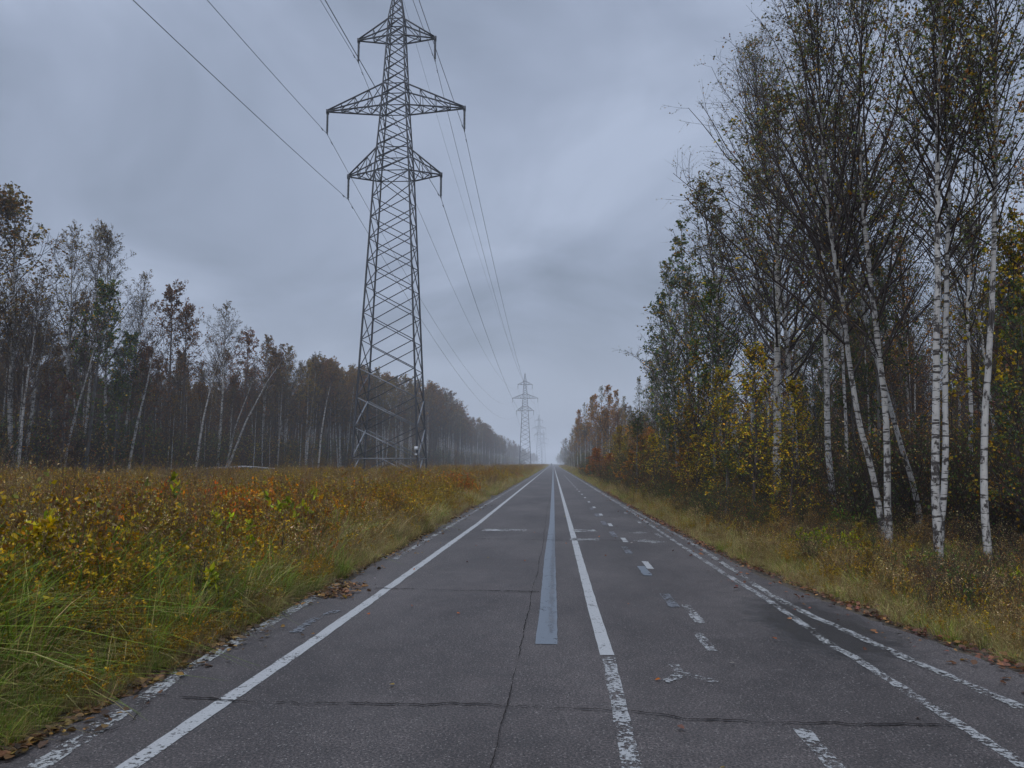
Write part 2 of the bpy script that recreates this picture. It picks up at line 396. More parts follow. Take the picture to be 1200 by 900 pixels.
# grey cover strip, wide near its end and narrowing away
sp = []
for py, a, c in [(755, 627, 653), (720, 632, 653), (653, 638, 650.5), (613, 644, 650), (580, 646, 649.5)]:
    pa, pc = G(a, py), G(c, py); sp.append(((pa[0] + pc[0]) / 2, pa[1], abs(pc[0] - pa[0])))
sp.append((0.0, 1800, .12))
ribbon('road_marking', [(a, b) for a, b, c in sp], [c for a, b, c in sp], M_GREY_P, step=.2, jit=.002)
ribbon('road_marking', [(sp[0][0] + .045, sp[0][1] + .45), (sp[1][0] + .04, 12), (.02, 19)], [.05, .06, .03], M_GREY_PW, z=.006, step=.05, jit=.012)
# lane dashes: bright newer set every four metres, grey older set beside it
for k in range(26):
    y0 = 4.02 + 4.0 * k
    ribbon('road_marking', [(1.475, y0), (1.49, y0 + (1.0 if k != 1 else 1.05))], .10, M_PAINT_W if k < 2 else M_PAINT, step=.1, jit=.003)
for y0, l, m in [(6.85, .8, M_PAINT_W), (8.85, 1.0, M_GREY_PW), (11.3, 1.1, M_GREY_P), (14.0, 1.2, M_GREY_PW), (17.1, 1.3, M_GREY_PW), (20.3, 1.4, M_GREY_PW), (23.5, 1.4, M_GREY_PW), (27, 1.4, M_GREY_PW)]:
    ribbon('road_marking', [(1.35, y0), (1.355, y0 + l)], .12 if l > .9 else .09, m, z=.007, step=.1, jit=.004)
for y0 in (17, 21, 25):
    ribbon('road_marking', [(2.33, y0), (2.33, y0 + 1.0)], .09, M_PAINT_W, z=.0075, step=.1, jit=.004)
# remains of a painted pictogram and of a lane arrow further off
def patch(pts, mat=M_PAINT_W, w=.1, z=.004):
    p = [np.array(G(*q)) for q in pts]
    g = Geo()
    for a, c in zip(p[:-1], p[1:]):
        d = (c - a); L = np.linalg.norm(d); d /= L; nrm_ = np.array([-d[1], d[0]]) * w / 2
        n = max(int(L / .04), 2); rj = np.random.default_rng(int(a[0] * 100 + 1000)); 
        t = np.linspace(0, 1, n)[:, None]; c0 = a + (c - a) * t; ww = 1 + rj.normal(0, .16, (n, 1))
        A = c0 + nrm_ * ww; B = c0 - nrm_ * ww
        V = np.stack([np.c_[A, np.full(n, z)], np.c_[B, np.full(n, z)]], 1).reshape(-1, 3)
        g.add(V, np.arange(n - 1)[:, None] * 2 + [0, 1, 3, 2]); z += .0007
    o = link('road_marking', g.mesh('road_marking', mat)); o['kind'] = 'structure'
patch([(790, 779), (797, 789), (790, 797)], w=.07); patch([(797, 788), (812, 793), (841, 800)], w=.075, z=.0065); patch([(779, 800), (794, 793)], w=.085, z=.009)
patch([(566, 621), (617, 621.5)], M_PAINT_VW, .5)
patch([(672, 622), (698, 622)], M_PAINT_VW, .6); patch([(668, 632), (702, 632.5)], M_PAINT_VW, .45)
patch([(742, 624), (753, 625)], M_PAINT_VW, .4); patch([(748, 633), (775, 636)], M_PAINT_VW, .4)
patch([(345, 742), (367, 727), (395, 716)], M_GREY_PW, .1, .008)
# cracks
def crack(pts, w, name='road_crack', z=.0115, seed=1, jit=.012, n=None):
    pts = np.array(pts, float); L = np.linalg.norm(pts[-1] - pts[0]); n = n or int(L / .035)
    rj = np.random.default_rng(seed)
    t = np.concatenate([[0], np.cumsum(np.linalg.norm(np.diff(pts, axis=0), axis=1))]); u = np.linspace(0, t[-1], n)
    P = np.stack([np.interp(u, t, pts[:, 0]), np.interp(u, t, pts[:, 1])], -1)
    d = nrm(np.gradient(P, axis=0)); nn = np.stack([-d[:, 1], d[:, 0]], -1)
    wob = np.cumsum(rj.normal(0, jit, n)); wob -= np.linspace(wob[0], wob[-1], n); wob = wob * .9 + rj.normal(0, jit * .5, n)
    P = P + nn * wob[:, None]; ww = w * np.clip(1 + rj.normal(0, .5, n) + .8 * vn(u * 2.7 + seed, u * 0 + seed), .12, 2.2)[:, None] / 2
    V = np.stack([np.c_[P + nn * ww, np.full(n, z)], np.c_[P - nn * ww, np.full(n, z)]], 1).reshape(-1, 3)
    o = link(name, Geo().add(V, np.arange(n - 1)[:, None] * 2 + [1, 0, 2, 3]).mesh(name, M_CRACK)); o['kind'] = 'structure'
crack([G(190, 816), G(300, 824), G(430, 826), G(590, 830), G(740, 836), G(880, 849), G(1120, 852)], .012, seed=2)
crack([G(440, 690), G(520, 692), G(632, 694)], .016, seed=4); crack([G(560, 632), G(640, 633), G(735, 634)], .03, seed=5, z=.0125)
crack([(-.33, 3), G(575, 899), G(600, 790), G(622, 700), G(634, 650), G(640, 615), G(645, 580)],   .0042, seed=3, jit=.0022, z=.013)
crack([G(120, 862), G(180, 820)], .01, seed=8, z=.0135)

# ------------------------------------------------------------------ power line
def beams(segs, w, geo=None):
    segs = np.array(segs, float); return tubes(segs, np.full((len(segs), 2), w * .7071), 4, geo=geo, cap=True)
Z_LOW, Z_MID, Z_TOP, Z_PEAK = 28.7, 35.2, 42.3, 48.0
def half(z):
    return (np.interp(z, [0, Z_LOW, Z_MID, Z_TOP, 44.2, Z_PEAK], [3.02, 1.62, 1.17, .80, .72, .16]),
            np.interp(z, [0, Z_LOW, Z_MID, Z_TOP, 44.2, Z_PEAK], [2.35, 1.45, 1.1, .78, .70, .16]))
def corner(z, sx, sy): a, b = half(z); return np.array([a * sx, b * sy, z])
zs = [2.05]
while zs[-1] < Z_LOW - 1.0: zs.append(zs[-1] + np.interp(zs[-1], [2, 14, 28], [2.75, 2.5, 1.75]))
zs[-1] = Z_LOW
zs += list(np.linspace(Z_LOW, Z_MID, 6)[1:]) + list(np.linspace(Z_MID, Z_TOP, 7)[1:]) + list(np.linspace(Z_TOP, Z_PEAK, 7)[1:])
ARM = {Z_LOW: (4.42, 2.3), Z_MID: (6.6, 2.2), Z_TOP: (3.72, 1.75)}
def make_pylon():
    root = empty('transmission_tower', (0, 0, 0))
    for sx in (-1, 1):
        for sy in (-1, 1):
            P = np.array([corner(z, sx, sy) for z in (0.25, 10, 20, Z_LOW, Z_MID, Z_TOP, 44.2, Z_PEAK)])
            R = np.array([.13, .12, .11, .10, .085, .075, .06, .05])
            lg_ = link('leg', tubes(P, R, 4).mesh('leg', M_STEEL), root)
            f = Geo(); c = corner(0.1, sx, sy)
            tubes(np.array([c + [0, 0, -.6], c + [0, 0, .1], c + [0, 0, .3]]), np.array([.55, .5, .28]), 4, geo=f, cap=True)
            link('footing', f.mesh('footing', M_CONC), lg_)
    dark, lite = [], []
    for a, b in zip(zs[:-1], zs[1:]):
        for s in (-1, 1):
            # front and back faces: full crosses
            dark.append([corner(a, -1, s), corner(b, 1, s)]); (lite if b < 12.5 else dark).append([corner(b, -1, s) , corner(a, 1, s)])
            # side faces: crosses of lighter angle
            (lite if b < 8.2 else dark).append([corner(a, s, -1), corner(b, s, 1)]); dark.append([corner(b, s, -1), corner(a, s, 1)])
    for s in (-1, 1):
        dark += [[corner(.35, -1, s), corner(2.05, .1, s)]]; lite += [[corner(.35, 1, s), corner(2.05, -.1, s)], [corner(.35, s, -1), corner(2.05, s, .1)]]
    rings = [2.05] + [z + q for z in ARM for q in (0, ARM[z][1])]
    for z in rings:
        t = lite if z < 3 else dark
        for s in (-1, 1): t += [[corner(z, -1, s), corner(z, 1, s)], [corner(z, s, -1), corner(z, s, 1)]]
    off = lambda segs: [[np.array(p) * [1.004, 1.004, 1] for p in s] for s in segs]
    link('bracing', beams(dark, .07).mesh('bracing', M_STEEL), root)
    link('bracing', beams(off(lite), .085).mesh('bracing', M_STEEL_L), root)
    for z, (W, hh) in ARM.items():
        for sx in (-1, 1):
            g = Geo(); tip = np.array([sx * W, 0, z]); a0, a1 = corner(z, sx, -1), corner(z, sx, 1); b0, b1 = corner(z + hh, sx, -1), corner(z + hh, sx, 1)
            L = lambda p, t: p + (tip - p) * t
            ch = [[p, tip + [0, np.sign(p[1]) * .06, .12 if p[2] > z + .1 else 0]] for p in (a0, a1, b0, b1)]
            beams(ch, .11, g)
            n = 4 if W > 6 else (3 if W > 4 else 2); web = []; ts = np.linspace(0, 1, n + 1)[:-1]
            for i in range(n):
                t0, t1 = ts[i], (ts[i + 1] if i + 1 < n else None)
                for a, b in ((a0, b0), (a1, b1)):
                    if i: web.append([L(a, t0), L(b, t0)])
                    if t1: web.append([L(b, t0), L(a, t1)])
                if i: web += [[L(a0, t0), L(a1, t0)], [L(b0, t0), L(b1, t0)]]
                if t1: web += [[L(a0, t0), L(a1, t1)], [L(a1, t0), L(a0, t1)]]
            beams(web, .06, g)
            beams([[tip + [0, 0, -.22], tip + [0, 0, .2]]], .26, g)
            arm_ = link('cross_arm', g.mesh('cross_arm', M_STEEL), root)
            n = 15; ii = []; rr = []
            zz = z - .15
            for k in range(n):
                ii += [zz, zz - .03, zz - .10, zz - .125]; rr += [.025, .12, .085, .025]; zz -= .13
            P = np.array([[sx * W, 0, q] for q in [z] + ii + [z - 2.2]]); R = np.array([.03] + rr + [.03])
            g = tubes(P, R, 8)
            tubes(np.array([[sx * W, -.22, z - 2.22], [sx * W, 0, z - 2.14], [sx * W, .22, z - 2.22]]), np.array([.04, .07, .04]), 6, geo=g)
            link('insulator_string', g.mesh('insulator_string', M_GLASS, True), arm_)
    g = beams([[(-.3, 0, Z_PEAK), (.3, 0, Z_PEAK)], [(0, 0, Z_PEAK - .3), (0, 0, Z_PEAK + .35)]], .12)
    link('peak_bracket', g.mesh('peak_bracket', M_STEEL), root)
    return root
def copy_tree(o, parent=None):
    c = o.copy(); COL.objects.link(c)
    if parent is not None: c.parent = parent
    for ch in list(o.children): copy_tree(ch, c)
    return c
TOW = [(-14.83, 69.6), (-14.35, 397), (-13.4, 738), (-13.0, 1079)]
TL = ['tall dark steel lattice pylon with three pairs of arms standing in the brown meadow',
      'distant grey lattice pylon, first one down the line beyond the large near pylon',
      'faint lattice pylon half lost in fog, third along the power line',
      'faintest lattice pylon at the end of the line, almost dissolved in fog']
py0 = make_pylon()
for i, (x, y) in enumerate(TOW):
    o = py0 if i == 0 else copy_tree(py0)
    o.location = (x, y, float(gz(x, y)))
    tag(o, TL[i], 'pylon', 'pylons of the power line')
# sign plate of the near pylon only
g = beams([[(2.66, -2.33, 2.95), (2.98, -2.33, 2.95)]], .30); V = g.V[0]; V[:, 1] = -2.5 + (V[:, 1] > -2.33) * .02
link('sign_plate', g.mesh('sign_plate', M_PLATE), py0); 
g = beams([[(2.7, -2.33, 2.4), (2.92, -2.33, 2.4)]], .14); V = g.V[0]; V[:, 1] = -2.5 + (V[:, 1] > -2.33) * .02
link('sign_plate', g.mesh('sign_plate', M_PLATE), py0)
tb = [(-14.9, -262)] + TOW + [(-12.7, 1415)]
def span_pts(dx, z, sag):
    out = []
    for (x0, y0), (x1, y1) in zip(tb[:-1], tb[1:]):
        t = np.linspace(0, 1, 41)[:-1]
        out.append(np.stack([x0 + dx + (x1 - x0) * t, y0 + (y1 - y0) * t, z - 4 * sag * t * (1 - t) + gz(x0, y0) * (1 - t) + gz(x1, y1) * t], -1))
    return np.concatenate(out)
for nm, z in (('lowest', Z_LOW), ('middle', Z_MID), ('upper', Z_TOP)):
    for s, side in ((-1, 'on the forest side of the pylons'), (1, 'on the road side of the pylons')):
        P = span_pts(s * ARM[z][0], z - 2.22, 9.0)
        o = link('power_line_wire', tubes(P, np.full(len(P), .022), 5).mesh('power_line_wire', M_WIRE))
        tag(o, f'thin dark sagging wire hung from the {nm} arms {side}', 'wire', 'wires of the power line')
        for dy in (-1.6, 1.6):
            t = np.array(TOW[0]); zc = np.interp(t[1] + dy, P[:, 1], P[:, 2]); c = np.array([t[0] + s * ARM[z][0], t[1] + dy, zc - .05])
            gg = tubes(np.array([c + [0, -.22, -.03], c + [0, -.2, -.03], c + [0, -.12, -.03], c + [0, -.1, 0], c + [0, .1, 0], c + [0, .12, -.03], c + [0, .2, -.03], c + [0, .22, -.03]]), np.array([.02, .05, .05, .012, .012, .05, .05, .02]), 6)
            link('damper', gg.mesh('damper', M_WIRE), o)
P = span_pts(0, Z_PEAK + .3, 6.5)
tag(link('power_line_wire', tubes(P, np.full(len(P), .012), 5).mesh('power_line_wire', M_WIRE)), 'thinnest faint wire running over the very tips of the pylons', 'wire', 'wires of the power line')

# ------------------------------------------------------------------ trees
TWIG = (.036, .027, .024)
def tree_parts(rng, path, r0, cb=.35, nb=40, bl=.28, elev=(35, 65), up=.5, m2=7, m3=5, nl=1.5, ls=.05, pal='birch', ft=(.010, .005, .0035),
               prof=.7, white=True, lo_leaf=0.0, stub=8, sub=(.75, .8), taper=.85):
    """path: local centre line of the trunk. returns trunk, crown meshes' Geo"""
    path = np.array(path, float); H = path[-1, 2]
    k = 26; tt = np.concatenate([[0], np.cumsum(np.linalg.norm(np.diff(path, axis=0), axis=1))]); tt /= tt[-1]
    u = np.linspace(0, 1, k); P = np.stack([np.interp(u, tt, path[:, i]) for i in range(3)], -1)
    for _ in range(2): P[1:-1] = (P[:-2] + 2 * P[1:-1] + P[2:]) / 4
    P[1:-1, :2] += np.cumsum(rng.normal(0, .008 * H / 12, (k - 2, 2)), 0)
    R = r0 * (1 - u) ** taper + .006; R[0] *= 1.25; R[1] *= 1.06
    tr = tubes(P, R, 9); 
    L = np.linalg.norm(path[-1] - path[0])
    t = np.sort(cb + (0.985 - cb) * rng.uniform(0, 1, nb) ** .9); S, T = sample(np.repeat(P[None], nb, 0), t)
    az = np.arange(nb) * 2.4 + rng.uniform(0, .8, nb)
    e = np.radians(np.interp(t, [cb, 1], elev)) + rng.normal(0, .1, nb)
    D = np.stack([np.cos(az) * np.cos(e), np.sin(az) * np.cos(e), np.sin(e)], -1)
    q = (t - cb) / (1 - cb); ln = bl * L * ((1 - q) ** prof * .9 + .12) * np.minimum(1, .55 + q * 3) * rng.uniform(.65, 1.2, nb)
    B = grow(rng, S, D, ln, 8, up, .09)
    Rt = np.interp(t, u, R); Rb = np.minimum(Rt * .62, .003 + .0062 * ln); RB = np.maximum(Rb[:, None] * np.linspace(1, .3, 8)[None], ft[0] * .5)
    cr = Geo(); tubes(B, RB, 4, TWIG, cr)
    Q2, R2, L2, r2 = offspring(rng, B, Rb, ln, m2, .15, sub[0], .42, 5, up * .5, .12, ft[1]); tubes(Q2, R2, 3, TWIG, cr)
    Q3, R3, L3, r3 = offspring(rng, Q2, r2, L2, m3, .1, sub[1], .6, 4, .05, .16, ft[2]); tubes(Q3, R3, 3, TWIG, cr)
    if stub:                                                      # dead snags low on the stem
        ts = rng.uniform(.1, cb + .1, stub); S, T = sample(np.repeat(P[None], stub, 0), ts); a = rng.uniform(0, 6.28, stub)
        Sb = grow(rng, S, np.stack([np.cos(a), np.sin(a), .5 + 0 * a], -1), rng.uniform(.4, 1.6, stub) * H / 12, 5, .1, .15); tubes(Sb, np.full((stub, 5), ft[1]) * np.linspace(1.3, .5, 5), 3, TWIG, cr)
    n = int(len(Q3) * nl)
    if n:
        i = rng.integers(0, len(Q3), n); p, d = sample(Q3[i], rng.uniform(.2, 1, n))
        hrel = (p[:, 2] - cb * H) / ((1 - cb) * H); keep = rng.uniform(0, 1, n) < np.clip(.35 + hrel * .8 + lo_leaf, 0, 1)
        p, d = p[keep], d[keep]; d = d * .4 + rng.normal(0, .6, d.shape) + [0, 0, -.5]
        leaves(rng, p, d, ls * rng.uniform(.6, 1.25, len(p)), pick_cols(rng, len(p), LP[pal]), cr, m=1)
    return tr, cr

def rel_path(pts): pts = np.array(pts, float); return pts[0], pts - pts[0]
def put_tree(name, tr, cr, loc, bark, label, cat='tree', group=None, rz=0.0, sc=1.0, meshes=None):
    root = empty(name, loc, rz); root.scale = (sc,) * 3 if np.isscalar(sc) else sc
    if meshes is None: meshes = (tr.mesh('trunk', bark, True), cr.mesh('crown', [M_STEM, M_LEAF]))
    link('trunk', meshes[0], root); link('crown', meshes[1], root)
    tag(root, label, cat, group); return root, meshes

# ---- near birches along the road, stems surveyed from the photograph
rng = np.random.default_rng(21)
HERO = [
 # Y, base sink, pixels along the stem, top height, radius, label, options
 (14.6, [(1042, 643), (1040, 591), (1040, 528), (1037, 466), (1027, 408), (1022, 356), (1016, 292), (1012, 233), (1010, 175), (1011, 97), (1014, 5)], 12.2, .060,
  'white birch of the near clump, bent at its foot then rising steeply', dict(nb=62, bl=.36, cb=.28)),
 (15.3, [(1036, 632), (1024, 565), (1017, 534), (1001, 487), (995, 434), (988, 370), (977, 311), (966, 233), (963, 156), (958, 60)], 12.0, .055,
  'white birch leaning out towards the road from the foot of its bent neighbour', dict(nb=66, bl=.42, cb=.28)),
 (11.9, [(1101, 668), (1096, 612), (1092, 560), (1095, 487), (1092, 424), (1092, 356), (1090, 233), (1088, 120), (1090, 15)], 10.8, .058,
  'straight white birch with its foot in the bright green nettles', dict(nb=50, bl=.26, cb=.42)),
 (12.3, [(1099, 640), (1102, 612), (1113, 565), (1110, 487), (1112, 424), (1114, 340), (1118, 253), (1115, 167), (1113, 60)], 10.8, .046,
  'thinner white birch forking out just behind the straight one above the nettles', dict(nb=46, bl=.27, cb=.40)),
 (12.1, [(1160, 668), (1157, 601), (1158, 539), (1162, 476), (1163, 408), (1165, 346), (1168, 233), (1169, 156), (1171, 20)], 10.9, .052,
  'white birch standing alone nearest the edge of the picture, yellow leaves at chest height', dict(nb=48, bl=.26, cb=.42)),
 (17.0, [(1080, 640), (1074, 600), (1069, 575), (1056, 539), (1048, 507), (1030, 440), (1012, 380), (1000, 300)], 9.5, .055,
  'dark scarred birch slanting behind the near clump', dict(nb=30, bl=.25, cb=.4, pal='birch')),
 (21.0, [(981, 606), (975, 570), (972, 539), (972, 460), (970, 382), (966, 300), (955, 210), (950, 120)], 14.0, .085,
  'spotted birch with a thin pale stem between the yellow bush and the bent birch', dict(nb=60, bl=.30, cb=.3)),
 (24.0, [(996, 600), (993, 540), (990, 480), (985, 400), (980, 330), (985, 200)], 13.5, .05,
  'very thin pale birch stem glimpsed behind the leaning white birch', dict(nb=40, bl=.25, cb=.35)),
 (27.5, [(936, 590), (934, 520), (926, 440), (920, 350), (905, 250), (893, 150)], 16.5, .10,
  'tall many branched birch whose broad leafy top spreads over the yellow bush', dict(nb=84, bl=.42, cb=.22, m2=9, elev=(38, 74), up=.6)),
 (19.0, [(1140, 640), (1136, 560), (1140, 450), (1136, 350), (1148, 200), (1150, 60)], 12.5, .05,
  'slim dark stemmed birch between the forked birch and the lone outer birch', dict(nb=44, bl=.26, cb=.35)),
]
for Y, px, H, r0, lab, kw in HERO:
    pts = [at_y(x, y, Y + .0 * i) for i, (x, y) in enumerate(px)]
    pts = np.array(pts); pts[0, 2] = min(pts[0, 2], float(gz(pts[0, 0], Y)) - .03); pts[0, 2] = float(gz(pts[0, 0], Y)) - .05
    pts = np.array([p for i, p in enumerate(pts) if i == 0 or p[2] > pts[0, 2] + .25])
    if pts[-1, 2] < H:
        d = pts[-1] - pts[-2]; e = pts[-1] + d / max(d[2], .1) * (H - pts[-1, 2]) * .7; e[2] = H; pts = np.vstack([pts, e])
    rr_ = np.random.default_rng(int(px[0][0] * 7)); pts[1:, 1] += np.cumsum(rr_.normal(0, .05, len(pts) - 1))
    base, path = rel_path(pts)
    o = dict(elev=(48, 72), up=.55, m2=9, m3=6, nl=1.6, ls=.056, pal='birch', ft=(.008, .004, .0026), lo_leaf=.35); o.update(kw)
    tr, cr = tree_parts(rng, path, r0, **o)
    put_tree('birch_tree', tr, cr, base, M_BIRCH, lab, 'birch tree', 'birches close to the road')

# ---- variants for the rest of the wood
def straight(rng, H, lean=.06, wob=.02):
    z = np.linspace(0, H, 8); a = rng.uniform(0, 6.28); l = rng.uniform(0, lean)
    x = np.cos(a) * l * z + np.cumsum(rng.normal(0, wob * H / 12, 8)); y = np.sin(a) * l * z + np.cumsum(rng.normal(0, wob * H / 12, 8))
    return np.stack([x - x[0], y - y[0], z], -1)
VAR = {}
def variant(key, n, H, **kw):
    VAR[key] = []
    for i in range(n):
        r = np.random.default_rng(hash_(key) + i); o = dict(kw); r0 = o.pop('r0'); bark = o.pop('bark')
        lean = o.pop('lean', .08); wob = o.pop('wob', .03)
        tr, cr = tree_parts(r, straight(r, H, lean, wob), r0, **o)
        VAR[key].append(((tr.mesh('trunk', bark, True), cr.mesh('crown', [M_STEM, M_LEAF])), (tr, cr), bark))
def hash_(s): return sum(ord(c) * (i + 3) for i, c in enumerate(s))
# far side of the meadow (50 to 300 m away): bigger twigs so that they still read
variant('bare', 5, 18, r0=.12, bark=M_BIRCH, cb=.36, nb=52, bl=.28, elev=(40, 70), up=.5, m2=8, m3=6, nl=.8, ls=.11, pal='olive', ft=(.018, .009, .006), lean=.08)
variant('gold', 4, 17, r0=.12, bark=M_BIRCH, cb=.36, nb=52, bl=.27, elev=(40, 68), up=.45, m2=7, m3=5, nl=1.3, ls=.16, pal='amber', ft=(.02, .011, .008), lean=.1)
variant('oak', 3, 15, r0=.16, bark=M_BROWN, cb=.42, nb=34, bl=.28, elev=(25, 65), up=.3, m2=8, m3=6, nl=1.5, ls=.18, pal='oak', ft=(.025, .012, .008), prof=.45, wob=.05)
variant('brush', 4, 8, r0=.05, bark=M_BROWN, cb=.12, nb=36, bl=.3, elev=(40, 65), up=.4, m2=6, m3=5, nl=1.3, ls=.13, pal='rust', ft=(.015, .009, .007), wob=.05)
variant('green', 2, 12, r0=.12, bark=M_BARK, cb=.2, nb=48, bl=.26, elev=(20, 60), up=.3, m2=8, m3=6, nl=1.8, ls=.14, pal='green', ft=(.02, .01, .007))
variant('amber', 3, 14, r0=.10, bark=M_BIRCH, cb=.25, nb=54, bl=.26, elev=(40, 68), up=.45, m2=8, m3=6, nl=1.8, ls=.15, pal='autumn', ft=(.018, .009, .006))
# road side wood (12 to 60 m away)
variant('rbirch', 6, 14, r0=.085, bark=M_BIRCH_THIN, cb=.3, nb=52, bl=.26, elev=(45, 72), up=.5, m2=7, m3=5, nl=1.5, ls=.085, pal='birch', ft=(.010, .006, .004), lean=.07)
variant('rthin', 6, 11, r0=.045, bark=M_BROWN, cb=.12, nb=46, bl=.24, elev=(45, 70), up=.5, m2=6, m3=5, nl=1.3, ls=.075, pal='autumn', ft=(.010, .006, .004), lean=.1, wob=.05)
variant('ryellow', 3, 8, r0=.05, bark=M_BROWN, cb=.08, nb=50, bl=.32, elev=(40, 70), up=.4, m2=7, m3=5, nl=1.35, ls=.10, pal='yellow', ft=(.012, .007, .004), wob=.05, lo_leaf=.5)
variant('rorange', 3, 7, r0=.05, bark=M_BROWN, cb=.08, nb=50, bl=.34, elev=(30, 65), up=.4, m2=7, m3=5, nl=2.6, ls=.16, pal='orange', ft=(.014, .008, .005), wob=.05, lo_leaf=.5)
variant('rgreen', 3, 10, r0=.07, bark=M_BARK, cb=.1, nb=54, bl=.27, elev=(40, 68), up=.4, m2=7, m3=5, nl=1.5, ls=.10, pal='green', ft=(.012, .007, .004), lo_leaf=.5)

NAMES = {'amber': ('birch_tree', 'birch tree'), 'bare': ('birch_tree', 'birch tree'), 'gold': ('birch_tree', 'birch tree'), 'oak': ('oak_tree', 'oak tree'), 'brush': ('young_tree', 'tree'), 'green': ('aspen_tree', 'tree'),
         'rbirch': ('birch_tree', 'birch tree'), 'rthin': ('young_tree', 'young tree'), 'ryellow': ('willow_tree', 'small tree'), 'rorange': ('maple_tree', 'small tree'), 'rgreen': ('aspen_tree', 'tree')}
HT = {'amber': 14, 'bare': 18, 'gold': 17, 'oak': 15, 'brush': 8, 'green': 12, 'rbirch': 14, 'rthin': 11, 'ryellow': 8, 'rorange': 7, 'rgreen': 10}
prng = random.Random(4)
def plant(kind, x, y, H, label, group, v=None, rz=None, wide=1.0):
    vs = VAR[kind]; me, _, bark = vs[prng.randrange(len(vs)) if v is None else v % len(vs)]
    s = H / HT[kind]; nm, cat = NAMES[kind]
    return put_tree(nm, None, None, (x, y, float(gz(x, y)) - .05), bark, label, cat, group, prng.uniform(0, 6.28) if rz is None else rz, (s * wide, s * wide, s), me)[0]
def by_px(px, topy, Y=None, X=None):
    d = ray(px, 543.0)
    if Y is None: Y = X / d[0] * d[1]
    X = d[0] / d[1] * Y
    H = at_y(px, topy, Y)[2]
    return X, Y, H

# skyline of the wood across the meadow, tree by tree
for px, ty, kind, lab, w in [
  (-30, 225, 'gold', 'tall dark birch cut off by the picture border beyond the meadow', 1.3),
  (14, 232, 'gold', 'tallest broad crowned birch at the outer end of the wood across the meadow', 1.25),
  (72, 268, 'bare', 'tall bare birch with open crown, first of the high pair across the meadow', 1.0),
  (98, 264, 'bare', 'tallest slender bare birch of the high pair across the meadow', .9),
  (124, 274, 'bare', 'bare birch with a drooping crown just after the high pair', 1.0),
  (142, 320, 'bare', 'lower bare birch stooping towards the brown leaved oak', 1.0),
  (40, 395, 'oak', 'rusty low oak below the tallest broad birch', 1.1),
  (130, 385, 'green', 'dark green aspen under the tall bare birches', 1.1),
  (190, 346, 'oak', 'round topped oak with brown leaves and slanting stem in the wood', .95),
  (212, 365, 'oak', 'second brown oak touching the round topped one', .8),
  (255, 360, 'bare', 'fan shaped leafless birch rising above the dip in the wood', 1.15),
  (285, 400, 'oak', 'low oak with yellowish brown crown beside the fan shaped birch', 1.0),
  (308, 398, 'gold', 'golden brown topped birch before the leaning stem', 1.1),
  (322, 415, 'oak', 'rust leaved oak hanging over the fallen white trunk', 1.1),
  (365, 416, 'bare', 'pale feathery birch between the leaning stem and the pylon', 1.0),
  (388, 430, 'bare', 'feathery birch nearer the pylon, slightly lower than its neighbour', 1.0),
  (405, 432, 'gold', 'first golden crowned birch seen through the pylon legs', 1.0)]:
    x, y, H = by_px(px, ty, X=-33.5 - prng.uniform(0, 2)); plant(kind, x, y, H, lab, 'trees across the meadow', wide=w)
# leaning white birches
def lean_birch(pxs, Y, r0, lab, H=None):
    pts = np.array([at_y(a, b, Y) for a, b in pxs]); pts[0, 2] = float(gz(pts[0, 0], Y)) - .05
    base, path = rel_path(pts); r = np.random.default_rng(int(pxs[0][0]))
    tr, cr = tree_parts(r, path, r0, cb=.55, nb=22, bl=.22, elev=(30, 60), m2=6, m3=4, nl=.3, ls=.1, pal='rust', ft=(.02, .011, .008))
    put_tree('birch_tree', tr, cr, base, M_BIRCH, lab, 'birch tree', 'leaning birches across the meadow')
lean_birch([(72, 560), (80, 520), (90, 480), (102, 440), (118, 380)], 50, .10, 'white birch stem slanting out of the wood below the high pair')
lean_birch([(148, 555), (158, 510), (170, 460), (180, 410), (190, 380)], 56, .11, 'white leaning birch stem in front of the round topped oak')
lean_birch([(30, 500), (42, 440), (52, 400), (58, 350)], 48, .13, 'thick pale slanting birch stem between the outermost trees')
lean_birch([(228, 545), (238, 490), (250, 440), (262, 400)], 68, .12, 'grey white birch leaning under the fan shaped crown')
lean_birch([(262, 552), (285, 500), (310, 450), (335, 415)], 74, .12, 'long white birch leaning far over towards the pylon')
lean_birch([(262, 550), (275, 500), (292, 455), (300, 430)], 76, .10, 'pale birch crossing below the long leaning one')
lean_birch([(372, 550), (376, 510), (383, 470), (390, 440)], 100, .14, 'white birch stem upright beside the pylon leg')
# rows between and beyond
sky_px = [-60, 0, 20, 50, 75, 100, 130, 150, 190, 225, 255, 280, 310, 345, 365, 400, 425, 450, 480, 502, 527, 549, 565, 581, 597, 606, 615]
sky_y = [240, 240, 235, 310, 270, 262, 285, 345, 348, 400, 362, 410, 398, 415, 418, 432, 432, 438, 445, 451, 467, 486, 495, 508, 514, 520, 526]
def left_label(kind, y, row):
    k = {'bare': 'leafless birch', 'gold': 'thin leaved birch', 'oak': 'brown leaved oak', 'brush': 'rusty young tree', 'green': 'dark green tree'}[kind]
    z = ('before the fan shaped birch' if y < 66 else 'between fan shaped birch and pylon' if y < 104 else 'seen behind the pylon legs' if y < 165 else 'just past the pylon' if y < 240 else 'where it begins to fade' if y < 330 else 'far off in fog')
    return f'{k} {"in the front row" if row == 0 else "in the second row"} {z}'
rngp = random.Random(9)
y = 36.0; cnt = 0
